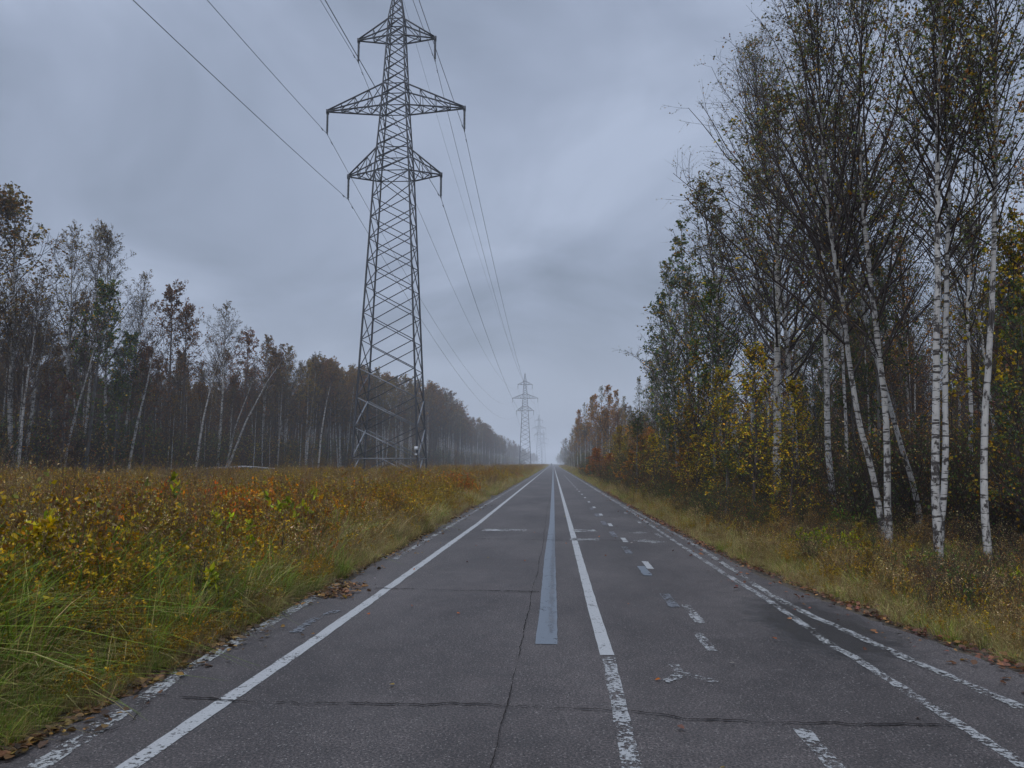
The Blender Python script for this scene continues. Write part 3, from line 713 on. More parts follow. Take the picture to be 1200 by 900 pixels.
while y < 520:
    far = y > 170
    for row in range(2 if y < 150 else 1):
        x = -33.0 - row * 4.2 + rngp.uniform(-1.2, 1.2); yy = y + rngp.uniform(-.9, .9)
        v = np.array([x, yy]); fw = v @ [-_sy, _cy]; rt = v @ [_cy, _sy]; px = 600 + F_PX * rt / (fw * (_cp + .1 * _sp))
        ty = float(np.interp(px, sky_px, sky_y)); Hs = at_y(px, ty, yy)[2]
        kinds = ['bare', 'bare', 'gold', 'oak', 'brush', 'green'] if y < 90 else ['bare', 'gold', 'gold', 'gold', 'bare', 'oak']
        kind = kinds[rngp.randrange(len(kinds))]
        if row == 0 and y < 100: Hs *= rngp.choice([.5, .62, .7, .8])
        elif row == 1 and y < 100: Hs *= rngp.uniform(.55, .8)
        else: Hs *= rngp.uniform(.88, 1.03)
        if kind == 'brush': Hs = min(Hs, rngp.uniform(5, 9))
        plant(kind, x, yy, min(Hs, 24), left_label(kind, yy, row), 'trees across the meadow', wide=1.0 if y < 150 else 1.25); cnt += 1
    y += rngp.uniform(1.7, 3.0) if y < 150 else (rngp.uniform(2.6, 4.2) if y < 300 else rngp.uniform(5, 9))

# road side wood
for px, ty, Y, kind, lab, w in [
  (905, 118, 24, 'rbirch', 'leafy birch whose rounded top hangs out over the verge next to the tall branched one', 1.6),
  (868, 205, 29, 'rbirch', 'dark topped birch stepping down from the tall branched one', 1.55),
  (845, 250, 33, 'rbirch', 'birch with bare reddish twigs in the middle of the stepped treetops', 1.1),
  (812, 262, 35, 'rgreen', 'aspen with a dark leafy tip, last tall tree before the gap in the roadside wood', 1.0),
  (795, 300, 40, 'rbirch', 'thin tree leaning out over the verge at the end of the tall roadside wood', 1.25),
  (785, 345, 44, 'rgreen', 'lower leafy aspen at the end of the tall roadside wood', 1.1),
  (835, 330, 27, 'rgreen', 'dark green aspen with yellow spots behind the yellow bush', 1.15),
  (880, 400, 20, 'ryellow', 'big yellow leaved willow bush on the verge', 1.25),
  (855, 430, 24, 'ryellow', 'second yellow willow bush farther down the verge', 1.25),
  (820, 400, 27, 'ryellow', 'brownish yellow willow between verge and aspen', 1.25),
  (922, 440, 18, 'ryellow', 'nearest yellow willow in front of the spotted birch', 1.15),
  (795, 425, 34, 'rgreen', 'low green aspen bush at the foot of the last tall trees', 1.2),
  (778, 470, 40, 'rgreen', 'low dark green bush reaching over the verge beyond the aspens', 1.2),
  (1185, 250, 14.5, 'ryellow', 'yellow speckled small tree behind the lone outer birch', 1.0),
  (1205, 330, 12.5, 'rgreen', 'dark green small tree at the picture border behind the lone birch', 1.0),
  (745, 508, 66, 'rorange', 'bright orange maple on the verge in the gap', 1.35),
  (760, 500, 60, 'rorange', 'dull orange maple next to the bright one', 1.2),
  (772, 495, 54, 'ryellow', 'yellow brown bush between orange maples and roadside aspens', 1.2),
  (758, 478, 80, 'rthin', 'thin dark tree behind the orange maples', 1.3),
  (775, 470, 72, 'rthin', 'bare young tree rising beside the orange maples', 1.3)]:
    x, y, H = by_px(px, ty, Y=Y); plant(kind, x, y, H, lab, 'trees of the roadside wood', wide=w)
# cluster farther down
for i, (px, ty, Y, kind, w) in enumerate([(735, 478, 104, 'rthin', 1.2), (728, 466, 108, 'rbirch', 1), (722, 458, 112, 'amber', .9), (714, 452, 116, 'amber', 1), (706, 455, 121, 'rbirch', 1), (699, 462, 127, 'amber', .9),
        (692, 466, 134, 'amber', 1), (686, 474, 142, 'rbirch', 1), (681, 482, 155, 'amber', 1), (677, 492, 170, 'amber', 1), (673, 503, 190, 'bare', 1), (670, 511, 215, 'amber', 1), (667, 518, 245, 'bare', 1), (738, 500, 96, 'rorange', 1.2),
        (712, 480, 118, 'amber', 1.1), (703, 482, 124, 'amber', 1.1), (724, 485, 109, 'oak', 1)]):
    x, y, H = by_px(px, ty, Y=Y)
    plant(kind, x, y, H, ['first', 'second', 'third', 'fourth', 'fifth', 'sixth', 'seventh', 'eighth', 'ninth', 'tenth', 'eleventh', 'twelfth', 'thirteenth', 'low orange', 'low golden', 'second low golden', 'low brown'][i] + ' tree of the autumn clump beyond the gap', 'autumn clump beyond the gap', wide=w)
# bushes crowding the verge
for k in range(44):
    yy = 10.5 + 64 * (k / 44) ** 1.15 + rngp.uniform(-.6, .6); xx = float(road_right(yy)) + rngp.uniform(.9, 3.0); kind = ['ryellow', 'rgreen', 'rthin', 'ryellow', 'rthin', 'rorange'][k % 6]
    if kind == 'rorange' and yy < 30: kind = 'rthin'
    kn = {'ryellow': 'yellow leaved bush', 'rgreen': 'green leaved bush', 'rthin': 'brown twiggy bush', 'rorange': 'orange leaved bush'}[kind]
    H = rngp.uniform(.5, .95) if yy < 17 else rngp.uniform(1.1, 2.2) if yy < 24 else rngp.uniform(1.6, 4.2)
    o = plant(kind, xx, yy, H, kn + ' pressing onto the verge ' + ('below the near birches' if yy < 22 else 'before the stepped treetops' if yy < 42 else 'at the gap in the roadside wood'), 'bushes crowding the verge', wide=1.7)
    o.name = 'verge_bush'; o['category'] = 'bush'
# filling of the roadside wood
cnt = 0; tries = 0; placed = []
while cnt < 84 and tries < 4000:
    tries += 1; yy = 9 + 62 * rngp.random() ** 1.25; x = 7.2 + 15 * rngp.random()
    if x > .66 * yy + 2.5 or any((a - x) ** 2 + (b - yy) ** 2 < 1.3 for a, b in placed): continue
    if yy < 15 and x < 9: continue
    placed.append((x, yy)); kind = rngp.choice(['rthin', 'rthin', 'rbirch', 'rbirch', 'rthin', 'ryellow', 'rgreen'])
    H = {'rthin': rngp.uniform(6, 11), 'rbirch': rngp.uniform(9, 14), 'ryellow': rngp.uniform(4, 7), 'rgreen': rngp.uniform(5, 9)}[kind]
    if yy > 50: H *= .75
    k = {'rthin': 'thin dark young tree', 'rbirch': 'slim pale birch', 'ryellow': 'yellow leaved small willow', 'rgreen': 'green leaved small aspen'}[kind]
    z = 'deep among the near birches' if yy < 20 else 'behind the yellow bushes of the verge' if yy < 38 else 'towards the gap in the roadside wood'
    plant(kind, x, yy, H, f'{k} {z}', 'filling of the roadside wood'); cnt += 1

# ------------------------------------------------------------------ scattered stuff
def lib(name, geos, mats):
    c = bpy.data.collections.new(name)
    for i, g in enumerate(geos):
        me = g.mesh(f'{name}_{i:02d}', mats) if isinstance(g, Geo) else g
        c.objects.link(bpy.data.objects.new(f'{name}_{i:02d}', me))
    return c
def scatter(name, coll, P, rz, sc, idx, label, cat, tilt=.0, seed=0):
    n = len(P); me = bpy.data.meshes.new(name); me.vertices.add(n); me.vertices.foreach_set('co', np.asarray(P, np.float32).ravel())
    r = np.random.default_rng(seed); rot = np.stack([r.normal(0, tilt, n), r.normal(0, tilt, n), rz], -1).astype(np.float32)
    a = me.attributes.new('rot', 'FLOAT_VECTOR', 'POINT'); a.data.foreach_set('vector', rot.ravel())
    a = me.attributes.new('scl', 'FLOAT', 'POINT'); a.data.foreach_set('value', np.asarray(sc, np.float32))
    a = me.attributes.new('idx', 'INT', 'POINT'); a.data.foreach_set('value', np.asarray(idx, np.int32))
    ng = bpy.data.node_groups.new(name, 'GeometryNodeTree')
    ng.interface.new_socket('Geometry', in_out='INPUT', socket_type='NodeSocketGeometry'); ng.interface.new_socket('Geometry', in_out='OUTPUT', socket_type='NodeSocketGeometry')
    gi, go = ng.nodes.new('NodeGroupInput'), ng.nodes.new('NodeGroupOutput')
    ip = ng.nodes.new('GeometryNodeInstanceOnPoints'); ci = ng.nodes.new('GeometryNodeCollectionInfo')
    ci.inputs[0].default_value = coll; ci.inputs[1].default_value = True; ci.inputs[2].default_value = True
    def attr(nm, ty):
        n = ng.nodes.new('GeometryNodeInputNamedAttribute'); n.data_type = ty; n.inputs[0].default_value = nm; return n.outputs[0]
    L = ng.links
    L.new(gi.outputs[0], ip.inputs['Points']); L.new(ci.outputs[0], ip.inputs['Instance']); ip.inputs['Pick Instance'].default_value = True
    L.new(attr('idx', 'INT'), ip.inputs['Instance Index']); L.new(attr('scl', 'FLOAT'), ip.inputs['Scale'])
    e = ng.nodes.new('FunctionNodeEulerToRotation'); L.new(attr('rot', 'FLOAT_VECTOR'), e.inputs[0]); L.new(e.outputs[0], ip.inputs['Rotation'])
    L.new(ip.outputs[0], go.inputs[0])
    o = link(name, me); md = o.modifiers.new('scatter', 'NODES'); md.node_group = ng
    tag(o, label, cat, None, 'stuff'); return o

def blades(rng, n, R, h, w, lean, bend, pal, k=5, geo=None, z0=0):
    a = rng.uniform(0, 6.28, n); r = R * np.sqrt(rng.uniform(0, 1, n)); b = np.stack([r * np.cos(a), r * np.sin(a), np.zeros(n) + z0], -1)
    az = a + rng.normal(0, 1.2, n); H = h * rng.uniform(.45, 1.1, n); ln = np.abs(rng.normal(lean, .12, n)); bn = np.abs(rng.normal(bend, bend * .6, n))
    t = np.linspace(0, 1, k)[None, :, None]; d = np.stack([np.cos(az), np.sin(az), 0 * az], -1)[:, None]
    P = b[:, None] + d * ((ln[:, None, None] * t + bn[:, None, None] * t ** 2.2) * H[:, None, None]) + np.array([0, 0, 1.]) * ((t - .42 * bn[:, None, None] * t ** 3) * H[:, None, None])
    f = az + PI / 2 + rng.normal(0, .5, n); s = np.stack([np.cos(f), np.sin(f), 0 * f], -1)[:, None]
    W = (w * rng.uniform(.6, 1.3, n))[:, None, None] * (1 - t ** 1.8 * .93) * .5
    V = np.stack([P - s * W, P + s * W], 2).reshape(-1, 3)
    j = (np.arange(n)[:, None] * k + np.arange(k - 1)[None]).reshape(-1, 1) * 2
    C = pick_cols(rng, n, pal, .22); shade = np.ones(k)
    C = (C[:, None, :] * np.repeat(shade[None, :, None], 1, 0)).repeat(2, 1).reshape(-1, 3)
    geo = geo or Geo(); return geo.add(V, j + [0, 1, 3, 2], C)
def forb(rng, n, R, h, pal, ls, nleaf, stem=(.14, .09, .052), br=4, geo=None, big=False, r=.0028, lt=(.25, 1)):
    a = rng.uniform(0, 6.28, n); q = R * np.sqrt(rng.uniform(0, 1, n)); S = np.stack([q * np.cos(a), q * np.sin(a), 0 * a], -1)
    D = np.stack([rng.normal(0, .16, n), rng.normal(0, .16, n), np.ones(n)], -1); L = h * rng.uniform(.6, 1.1, n)
    P = grow(rng, S, D, L, 5, .2, .05); geo = geo or Geo(); tubes(P, np.full((n, 5), r) * np.linspace(1.2, .6, 5), 3, stem, geo)
    if br:
        Q, RQ, LQ, rq = offspring(rng, P, np.full(n, r), L, br, .4, .6, .45, 4, .4, .1, r * .7); tubes(Q, RQ, 3, stem, geo); P2 = Q
    else: P2 = np.repeat(P, 1, 0)[:, :4]
    m = n * nleaf; 
    if m:
        al = P2 if br else P; i = rng.integers(0, len(al), m); p, d = sample(al[i], rng.uniform(lt[0], lt[1], m))
        d = nrm(d * .4 + rng.normal(0, .6, (m, 3)) + [0, 0, -.1]); leaves(rng, p, d, ls * rng.uniform(.55, 1.2, m), pick_cols(rng, m, pal, .3), geo, w=.3 if not big else .24, big=big)
    return geo
GP = {'green': [(4, (.060, .085, .018)), (2, (.085, .10, .022)), (1.5, (.17, .145, .06)), (1, (.035, .055, .014))],
      'tan': [(3, (.15, .115, .060)), (2, (.105, .075, .038)), (1, (.20, .165, .095)), (1, (.075, .075, .025))],
      'brown': [(3, (.105, .072, .036)), (2, (.07, .047, .026)), (1.5, (.14, .10, .042))],
      'rust': [(3, (.14, .066, .020)), (2, (.10, .055, .022)), (1, (.20, .12, .022))],
      'gold': [(3, (.20, .125, .022)), (2, (.13, .095, .020)), (1.5, (.10, .055, .02)), (1, (.08, .085, .02))],
      'orange': [(4, (.38, .13, .018)), (2, (.28, .085, .015)), (1, (.30, .18, .02))],
      'lime': [(3, (.20, .22, .018)), (2, (.13, .17, .018)), (1.5, (.28, .22, .015))],
      'yellow': [(4, (.36, .26, .012)), (2, (.24, .21, .014)), (1, (.16, .12, .012))],
      'nettle': [(3, (.055, .12, .022)), (2, (.085, .15, .028)), (1, (.03, .07, .015))]}
for k_ in GP: GP[k_] = [(w_, tuple(v * {'lime': 1.15, 'yellow': 1.6, 'orange': 1.25, 'nettle': 1.4, 'gold': 1.7, 'rust': 2.1}.get(k_, 2.1) for v in c_)) for w_, c_ in GP[k_]]
tm = []
for i in range(16):
    r = np.random.default_rng(100 + i)
    if i < 3: g = blades(r, 62, .26, [.95, .75, .85][i], .0115, [.12, .3, .2][i], [.4, .8, .6][i], GP['green'], 6); blades(r, 50, .3, .6, .006, .3, .7, GP['tan'], geo=g)
    elif i < 5: g = blades(r, 110, .32, .72, .006, .22, .55, GP['tan']); blades(r, 25, .3, .6, .008, .2, .5, GP['green'], geo=g)
    elif i < 7: g = forb(r, 9, .3, .8, GP['tan'], .036, 26); blades(r, 60, .32, .72, .0065, .25, .4, GP['tan'], geo=g); forb(r, 4, .3, .85, GP['brown'], .03, 24, geo=g)
    elif i < 9: g = forb(r, 10, .3, .85, GP['gold'], .046, 28); blades(r, 45, .32, .68, .0065, .25, .4, GP['tan'], geo=g)
    elif i < 10: g = forb(r, 9, .3, .85, GP['rust'], .044, 24); blades(r, 35, .32, .65, .006, .25, .4, GP['tan'], geo=g); forb(r, 5, .3, .8, GP['gold'], .042, 22, geo=g)
    elif i < 11: g = forb(r, 7, .26, .85, GP['orange'], .055, 13, (.12, .05, .03)); forb(r, 8, .3, .75, GP['gold'], .035, 20, geo=g)
    elif i < 12: g = forb(r, 12, .3, .95, GP['brown'], .026, 16, (.09, .06, .04), br=6)
    elif i < 14: g = forb(r, 5, .22, 1.3, [GP['tan'], GP['brown']][i - 12], .022, 40, (.13, .085, .05), br=7, lt=(.5, 1))   # tall seed heads
    else: g = blades(r, 24, .12, 1.1, .016, .10, .40, [(3, (.13, .18, .035)), (2, (.21, .22, .06)), (1.6, (.38, .31, .15)), (1, (.08, .11, .03))], 7)      # arching tussock
    tm.append(g)
LIB_G = lib('meadow_clump', tm, [M_GRASS])

rs = np.random.default_rng(77)
def region(n, x0, x1, y0, y1, pw=1.0):
    x = rs.uniform(x0, x1, n); y = y0 + (y1 - y0) * rs.uniform(0, 1, n) ** pw
    fw = y * _cy - x * _sy; rt = x * _cy + y * _sy
    m = (fw > 0) & (np.abs(rt) < fw * .72 + 4.0); return x[m], y[m]
def meadow_idx(x, y, d):
    """which plant: green long grass near the viewer, then brown, gold and rust drifts"""
    n = len(x); a = fbm(x * .25, y * .18) + rs.normal(0, .13, n); b = fbm(x * .3 + 9, y * .2 + 4) + rs.normal(0, .12, n); idx = np.full(n, 5)
    idx = np.where(a > .1, rs.choice([7, 8, 7, 5, 3], n), np.where(a > -.14, rs.choice([5, 6, 3, 4, 8], n), rs.integers(3, 5, n)))
    idx = np.where(rs.uniform(0, 1, n) < .07, rs.integers(12, 14, n), idx)
    idx = np.where((b > .34), 9, idx); idx = np.where((b > .42) & (y > 8), 10, idx); idx = np.where((b < -.55), 11, idx)
    # the orange drift in the middle of the meadow
    px = x / np.maximum(y, 1); o = np.exp(-((px + .60) / .20) ** 2 - ((y - 17) / 6.0) ** 2); idx = np.where(rs.uniform(0, 1, n) < o * .55, 10, idx)
    g = np.clip((9.5 - y) / 4.5, 0, 1) * np.clip((7.5 + x) / 2, 0.25, 1) ; idx = np.where(rs.uniform(0, 1, n) < g * .95, rs.integers(0, 3, n), idx)
    e = np.exp(-np.maximum(d, 0) / .9); idx = np.where(rs.uniform(0, 1, n) < e * .8, np.where(rs.uniform(0, 1, n) < np.clip(1.3 - y / 16, .25, .8), rs.integers(0, 3, n), rs.integers(3, 5, n)), idx)
    idx = np.where((fbm(x * .5 + 30, y * .4) > .16) & (rs.uniform(0, 1, n) < .55), np.where(rs.uniform(0, 1, n) < .5, rs.integers(0, 3, n), 7), idx)
    f = fbm(x * 1.3 + 4, y * 1.1); idx = np.where((idx < 3) & (f > .12), rs.integers(3, 6, n), idx); idx = np.where((idx < 3) & (f < -.3), 7, idx)
    return idx
PX, PY, PS = [], [], []
for n, x0, x1, y0, y1, s0, s1 in [(5200, -9, -2.9, 2.2, 10, .75, 1.1), (6500, -17, -2.9, 8, 19, .85, 1.2), (9500, -33, -2.9, 17, 45, .95, 1.35), (11000, -34, -2.9, 40, 110, 1.0, 1.6), (9000, -36, -2.9, 105, 300, 1.1, 2.0), (4000, -36, -2.9, 290, 700, 1.2, 2.4)]:
    x, y = region(n, x0, x1, y0, y1); PX.append(x); PY.append(y); PS.append(rs.uniform(s0, s1, len(x)))
x, y, s = map(np.concatenate, (PX, PY, PS)); d = road_left(y) - .16 - x
m = (d > 0) & (x < -2.7); x, y, s, d = x[m], y[m], s[m], d[m]
edge = np.clip(.62 + d / 1.7, .62, 1.12) ; sc = np.minimum(s, 1.3) * np.interp(y, [2, 6, 12, 30, 60], [.86, .80, .80, .80, .76]) * edge * (1 + .5 * fbm(x * .6, y * .6) + .45 * fbm(x * 2.3, y * 2.3))
sc = np.where((y > 3) & (d < .35), sc * .8, sc)
scatter('meadow_grass', LIB_G, np.stack([x, y, gz(x, y) - .02], -1), rs.uniform(0, 6.28, len(x)), sc, meadow_idx(x, y, d), 'waist high autumn meadow of brown, golden and green plants beside the road', 'meadow', .07, 3)
# extra long green grass at the near corner
x, y = region(1500, -7.5, -3.1, 2.0, 9.5); d = road_left(y) - .2 - x; m = (d > .15) & (x > -4.8 - (8.5 - y) * .75) & (fbm(x * 1.1, y * 1.1) > -.16); x, y, d = x[m], y[m], d[m]
scatter('long_grass', LIB_G, np.stack([x, y, gz(x, y) - .02], -1), rs.uniform(0, 6.28, len(x)), np.clip(.62 + d / 1.8, .62, 1.05) * rs.uniform(.6, 1.0, len(x)), rs.choice([14, 15, 14, 15, 0, 1, 2, 4], len(x)), 'long green arching grass in the near corner of the meadow', 'grass', .1, 4)

# right verge: short tan and green grass, then undergrowth
PX, PY, PS = [], [], []
for n, y0, y1, x1, s0, s1 in [(3600, 4, 14, 7.2, .34, .62), (4200, 12, 34, 7, .42, .75), (4200, 30, 120, 8, .6, 1.1), (2500, 110, 420, 8, .8, 1.4)]:
    x, y = region(n, 2.7, x1, y0, y1); PX.append(x); PY.append(y); PS.append(rs.uniform(s0, s1, len(x)))
x, y, s = map(np.concatenate, (PX, PY, PS)); d = x - road_right(y) - .22; m = (d > 0) & (rs.uniform(0, 1, len(x)) < np.clip(np.exp(-(d - .45 - 1.1 * fbm(x * .9, y * .7)) / .55), .14, 1)); x, y, s, d = x[m], y[m], s[m], d[m]
q = rs.uniform(0, 1, len(x)); idx = np.where(q < .50, rs.integers(3, 5, len(x)), np.where(q < .64, rs.integers(0, 3, len(x)), np.where(q < .90, rs.integers(5, 7, len(x)), 7)))
scatter('verge_grass', LIB_G, np.stack([x, y, gz(x, y) - .02], -1), rs.uniform(0, 6.28, len(x)), s * np.clip(.45 + d / 1.7, .45, 1.0) * (1 + .35 * fbm(x * 2, y * 2)), idx, 'straw coloured and green grass on the verge under the birches', 'grass', .1, 5)

# undergrowth of the woods
um = []
for i in range(8):
    r = np.random.default_rng(300 + i); pal = ['rust', 'tan', 'brown', 'gold', 'green', 'nettle', 'rust', 'green'][i]
    n = 12; S = np.stack([r.normal(0, .35, n), r.normal(0, .35, n), 0 * np.zeros(n)], -1); D = np.stack([r.normal(0, .35, n), r.normal(0, .35, n), np.ones(n)], -1)
    L = r.uniform(1.3, 2.6, n); P = grow(r, S, D, L, 7, .3, .09); g = Geo(); tw = (.04, .028, .022); tubes(P, np.full((n, 7), .010) * np.linspace(1.2, .4, 7), 4, tw, g)
    Q, RQ, LQ, rq = offspring(r, P, np.full(n, .010), L, 9, .15, .65, .42, 5, .3, .12, .004); tubes(Q, RQ, 3, tw, g)
    Q3, R3, L3, r3 = offspring(r, Q, rq, LQ, 4, .1, .7, .55, 4, .1, .15, .003); tubes(Q3, R3, 3, tw, g)
    m_ = int(len(Q3) * (1.5 if pal in ('gold', 'green') else .8)); ii = r.integers(0, len(Q3), m_); p, d_ = sample(Q3[ii], r.uniform(.2, 1, m_))
    leaves(r, p, d_ + r.normal(0, .6, d_.shape), .05 * r.uniform(.6, 1.3, m_), pick_cols(r, m_, {'green': LP['green']}.get(pal, GP[pal]), .3), g, m=1)
    um.append(g)

for i in range(4):      # knee high forbs and bramble of the wood's edge
    r = np.random.default_rng(350 + i); g = forb(r, 14, .4, 1.0, GP[['brown', 'tan', 'nettle', 'gold'][i]], .05, 26, (.10, .065, .04), 5); blades(r, 40, .4, .8, .007, .3, .6, GP[['tan', 'tan', 'green', 'brown'][i]], geo=g); um.append(g)
LIB_U = lib('undergrowth_bush', um, [M_STEM, M_LEAF])
PX, PY, PS = [], [], []
for n, x0, x1, y0, y1, s0, s1 in [(1700, 3.9, 7.2, 4, 30, .18, .44), (900, 3.7, 7, 28, 100, .3, .85), (1300, 6.2, 20, 6, 34, .5, 1.25), (1300, 6.0, 28, 30, 110, .7, 1.7), (900, 6.0, 25, 100, 420, 1.0, 2.4), (2600, -56, -33.5, 30, 130, .8, 2.3), (2600, -56, -33, 120, 420, 1.0, 2.9), (900, -60, -33, 400, 900, 1.5, 3.4)]:
    x, y = region(n, x0, x1, y0, y1); PX.append(x); PY.append(y); PS.append(rs.uniform(s0, s1, len(x)))
x, y, s = map(np.concatenate, (PX, PY, PS))
m = ~((x > 0) & (x < 6.9) & (s > 1.1)); x, y, s = x[m], y[m], s[m]
near = (x > 0) & (x < 8.4) & (y < 17); s[near] = np.minimum(s[near], .55); m = (x < 0) | (x > road_right(y) + .75 + .5 * fbm(x, y)); x, y, s, near = x[m], y[m], s[m], near[m]
ui = np.where((x > 0) & (x < 8.4) & (y < 17), rs.choice([8, 8, 9, 11, 0, 1, 5, 6], len(x)), 99); s = np.where(ui < 8, np.minimum(s, .55) * .62, s)
scatter('undergrowth', LIB_U, np.stack([x, y, gz(x, y) - .03], -1), rs.uniform(0, 6.28, len(x)), s, np.where(ui < 99, ui, np.where((x > 0) & (x < 7.3), rs.integers(4, 12, len(x)), rs.integers(0, 8, len(x)))), 'tangled brown and green undergrowth filling the woods between the trunks', 'undergrowth', .08, 6)

# the wood behind the trees one can tell apart
fm = []
for k in ('bare', 'gold', 'oak', 'brush', 'rthin', 'rbirch'):
    for _, (tr, cr), bark in VAR[k][:2]:
        a = Geo().join(tr, 0); V, F, C, R = cr.flat(); M = np.concatenate(cr.M)
        a.V.append(V); a.F.append(F + a.n); a.C.append(C); a.R.append(R); a.M.append(M + 1); a.n += len(V)
        fm.append(a.mesh('forest_mix', [bark, M_STEM, M_LEAF]))
LIB_F = bpy.data.collections.new('forest_mix')
for i, me in enumerate(fm): LIB_F.objects.link(bpy.data.objects.new(f'forest_mix_{i:02d}', me))
x, y = region(560, -78, -40.5, 38, 170); x2, y2 = region(620, -85, -37.5, 150, 520); x3, y3 = region(650, -90, -33, 500, 1700)
X, Y = np.concatenate([x, x2, x3]), np.concatenate([y, y2, y3])
i_ = rs.choice(8, len(X), p=[.17, .17, .15, .15, .06, .06, .12, .12]); hs = np.array([18, 18, 17, 17, 15, 15, 8, 8])
s = rs.uniform(10.5, 14.5, len(X)) / hs[i_]; s = np.where(Y > 140, s * np.interp(Y, [140, 260, 1700], [1.1, 1.5, 1.6]), s); s = np.where(i_ >= 6, rs.uniform(.7, 1.4, len(X)), s)
far_ = Y > 480; s[far_] = rs.uniform(15, 21, far_.sum()) / hs[i_[far_]]
scatter('forest', LIB_F, np.stack([X, Y, gz(X, Y) - .05], -1), rs.uniform(0, 6.28, len(X)), s, i_, 'dark depth of the wood behind the front trees across the meadow', 'wood', .03, 7)
x, y = region(330, 15, 50, 14, 90); x2, y2 = region(330, 8, 60, 84, 300); x3, y3 = region(500, 6, 70, 290, 1700)
X, Y = np.concatenate([x, x2, x3]), np.concatenate([y, y2, y3])
i_ = rs.choice([0, 2, 4, 8, 9, 10, 11, 6, 7], len(X)); hs2 = np.array([18, 18, 17, 17, 15, 15, 8, 8, 11, 11, 14, 14])
s = np.interp(Y, [14, 50, 70, 95, 120, 300, 1700], [11, 11, 8, 7.5, 11, 15, 19]) * rs.uniform(.75, 1.05, len(X)) / hs2[i_]; s = np.where((i_ == 6) | (i_ == 7), np.minimum(s, 1.2), s)
scatter('forest', LIB_F, np.stack([X, Y, gz(X, Y) - .05], -1), rs.uniform(0, 6.28, len(X)), s, i_, 'dark depth of the roadside wood behind the birches', 'wood', .03, 8)

# fallen leaves
def litter(n, xf, y0, y1, pw, pal, name, label, zf=None, size=(.022, .08)):
    y = y0 + (y1 - y0) * rs.uniform(0, 1, n) ** pw; x = xf(y, n)
    z = np.where((x > road_left(y) - .03) & (x < road_right(y) + .03), .012, gz(x, y) + .02) + rs.uniform(0, .015, n)
    a = rs.uniform(0, 6.28, n); d = np.stack([np.cos(a), np.sin(a), rs.normal(0, .18, n)], -1)
    s = rs.uniform(*size, n); g = Geo(); P = np.stack([x, y, z], -1); D = nrm(d)
    up = nrm(np.array([0, 0, 1.]) + rs.normal(0, .35, (n, 3))); sd = nrm(np.cross(D, up)); up = np.cross(sd, D); s_ = s[:, None]; w = .36
    V = np.stack([P, P + D * .3 * s_ + sd * w * s_ + up * .14 * s_, P + D * .7 * s_ + sd * w * .8 * s_ + up * .1 * s_, P + D * s_ + up * .05 * s_, P + D * .7 * s_ - sd * w * .8 * s_ + up * .12 * s_, P + D * .3 * s_ - sd * w * s_ + up * .15 * s_], 1).reshape(-1, 3)
    V[:, 2] = np.maximum(V[:, 2], .003 if False else V[:, 2]); i = np.arange(n)[:, None] * 6
    g.add(V, np.concatenate([i + [0, 1, 2, 3], i + [0, 3, 4, 5]]), np.repeat(pick_cols(rs, n, pal, .3), 6, 0))
    tag(link(name, g.mesh(name, M_LEAF)), label, 'leaves', None, 'stuff')
LT = [(3, (.12, .068, .042)), (2, (.19, .105, .058)), (3, (.065, .038, .026)), (1, (.26, .155, .07))]
litter(5200, lambda y, n: road_right(y) + .10 + np.abs(rs.normal(0, .24, n)) * np.where(rs.uniform(0, 1, n) < .10, -1.2, 1) * (1 + 1.1 * fbm(y * 1.7, y * 0 + 2)) - .12 * fbm(y * .9, y * 0 + 8), 4.5, 45, 1.6, LT, 'fallen_leaves', 'rusty fallen leaves lying along the verge under the birches')
litter(3600, lambda y, n: road_left(y) - .06 - np.abs(rs.normal(0, .16, n)) * np.where(rs.uniform(0, 1, n) < .14, -1.1, 1) * (1 + 1.1 * fbm(y * 1.9, y * 0 + 5)) + .1 * fbm(y * 1.1, y * 0 + 1), 3.5, 30, 1.5, LT, 'fallen_leaves', 'brown fallen leaves caught along the grassy meadow edge of the road')
litter(420, lambda y, n: -2.86 + rs.normal(.12, .16, n), 9.2, 10.3, 1, LT, 'fallen_leaves', 'little heap of brown leaves spilling onto the asphalt from the meadow')
litter(34, lambda y, n: rs.uniform(-2.6, 2.6, n), 3.8, 24, 1.3, [(2, (.34, .14, .05)), (1, (.40, .30, .12)), (1, (.45, .43, .38)), (1, (.12, .06, .04))], 'fallen_leaves', 'single orange and pale leaves strewn over the asphalt', size=(.03, .055))

# ------------------------------------------------------------------ single plants
def tall_forb(name, px, topy, Y, pal, label, cat, group, n=4, R=.08, nleaf=11, ls=.12, stem=(.05, .05, .02), br=2, base=None, seed=0):
    d = ray(px, 543); x = d[0] / d[1] * Y; H = at_y(px, topy, Y)[2] - float(gz(x, Y)); r = np.random.default_rng(900 + seed)
    if name == 'sapling': nleaf = int(nleaf * 2.2); ls *= .82; n += 1
    g = forb(r, n, R, H * .97, GP[pal], ls, nleaf, stem, br, big=True, r=.005, lt=(.4, 1) if name in ('sapling', 'orange_shrub') else (.2, 1))
    V, F, C, Rr = g.flat(); 
    st = Geo(); lf = Geo(); k = n * 5 * 3; 
    st.V, st.F, st.C, st.R, st.M, st.n = g.V[:-1], g.F[:-1], g.C[:-1], g.R[:-1], g.M[:-1], sum(len(v) for v in g.V[:-1])
    off = st.n; lf.add(g.V[-1], g.F[-1] - off, g.C[-1])
    root = empty(name, (x, Y, float(gz(x, Y)) - .02)); link('stem', st.mesh('stem', M_STEM), root); link('foliage', lf.mesh('foliage', M_LEAF), root)
    tag(root, label, cat, group); return root
SAP = 'leafy saplings standing above the meadow'
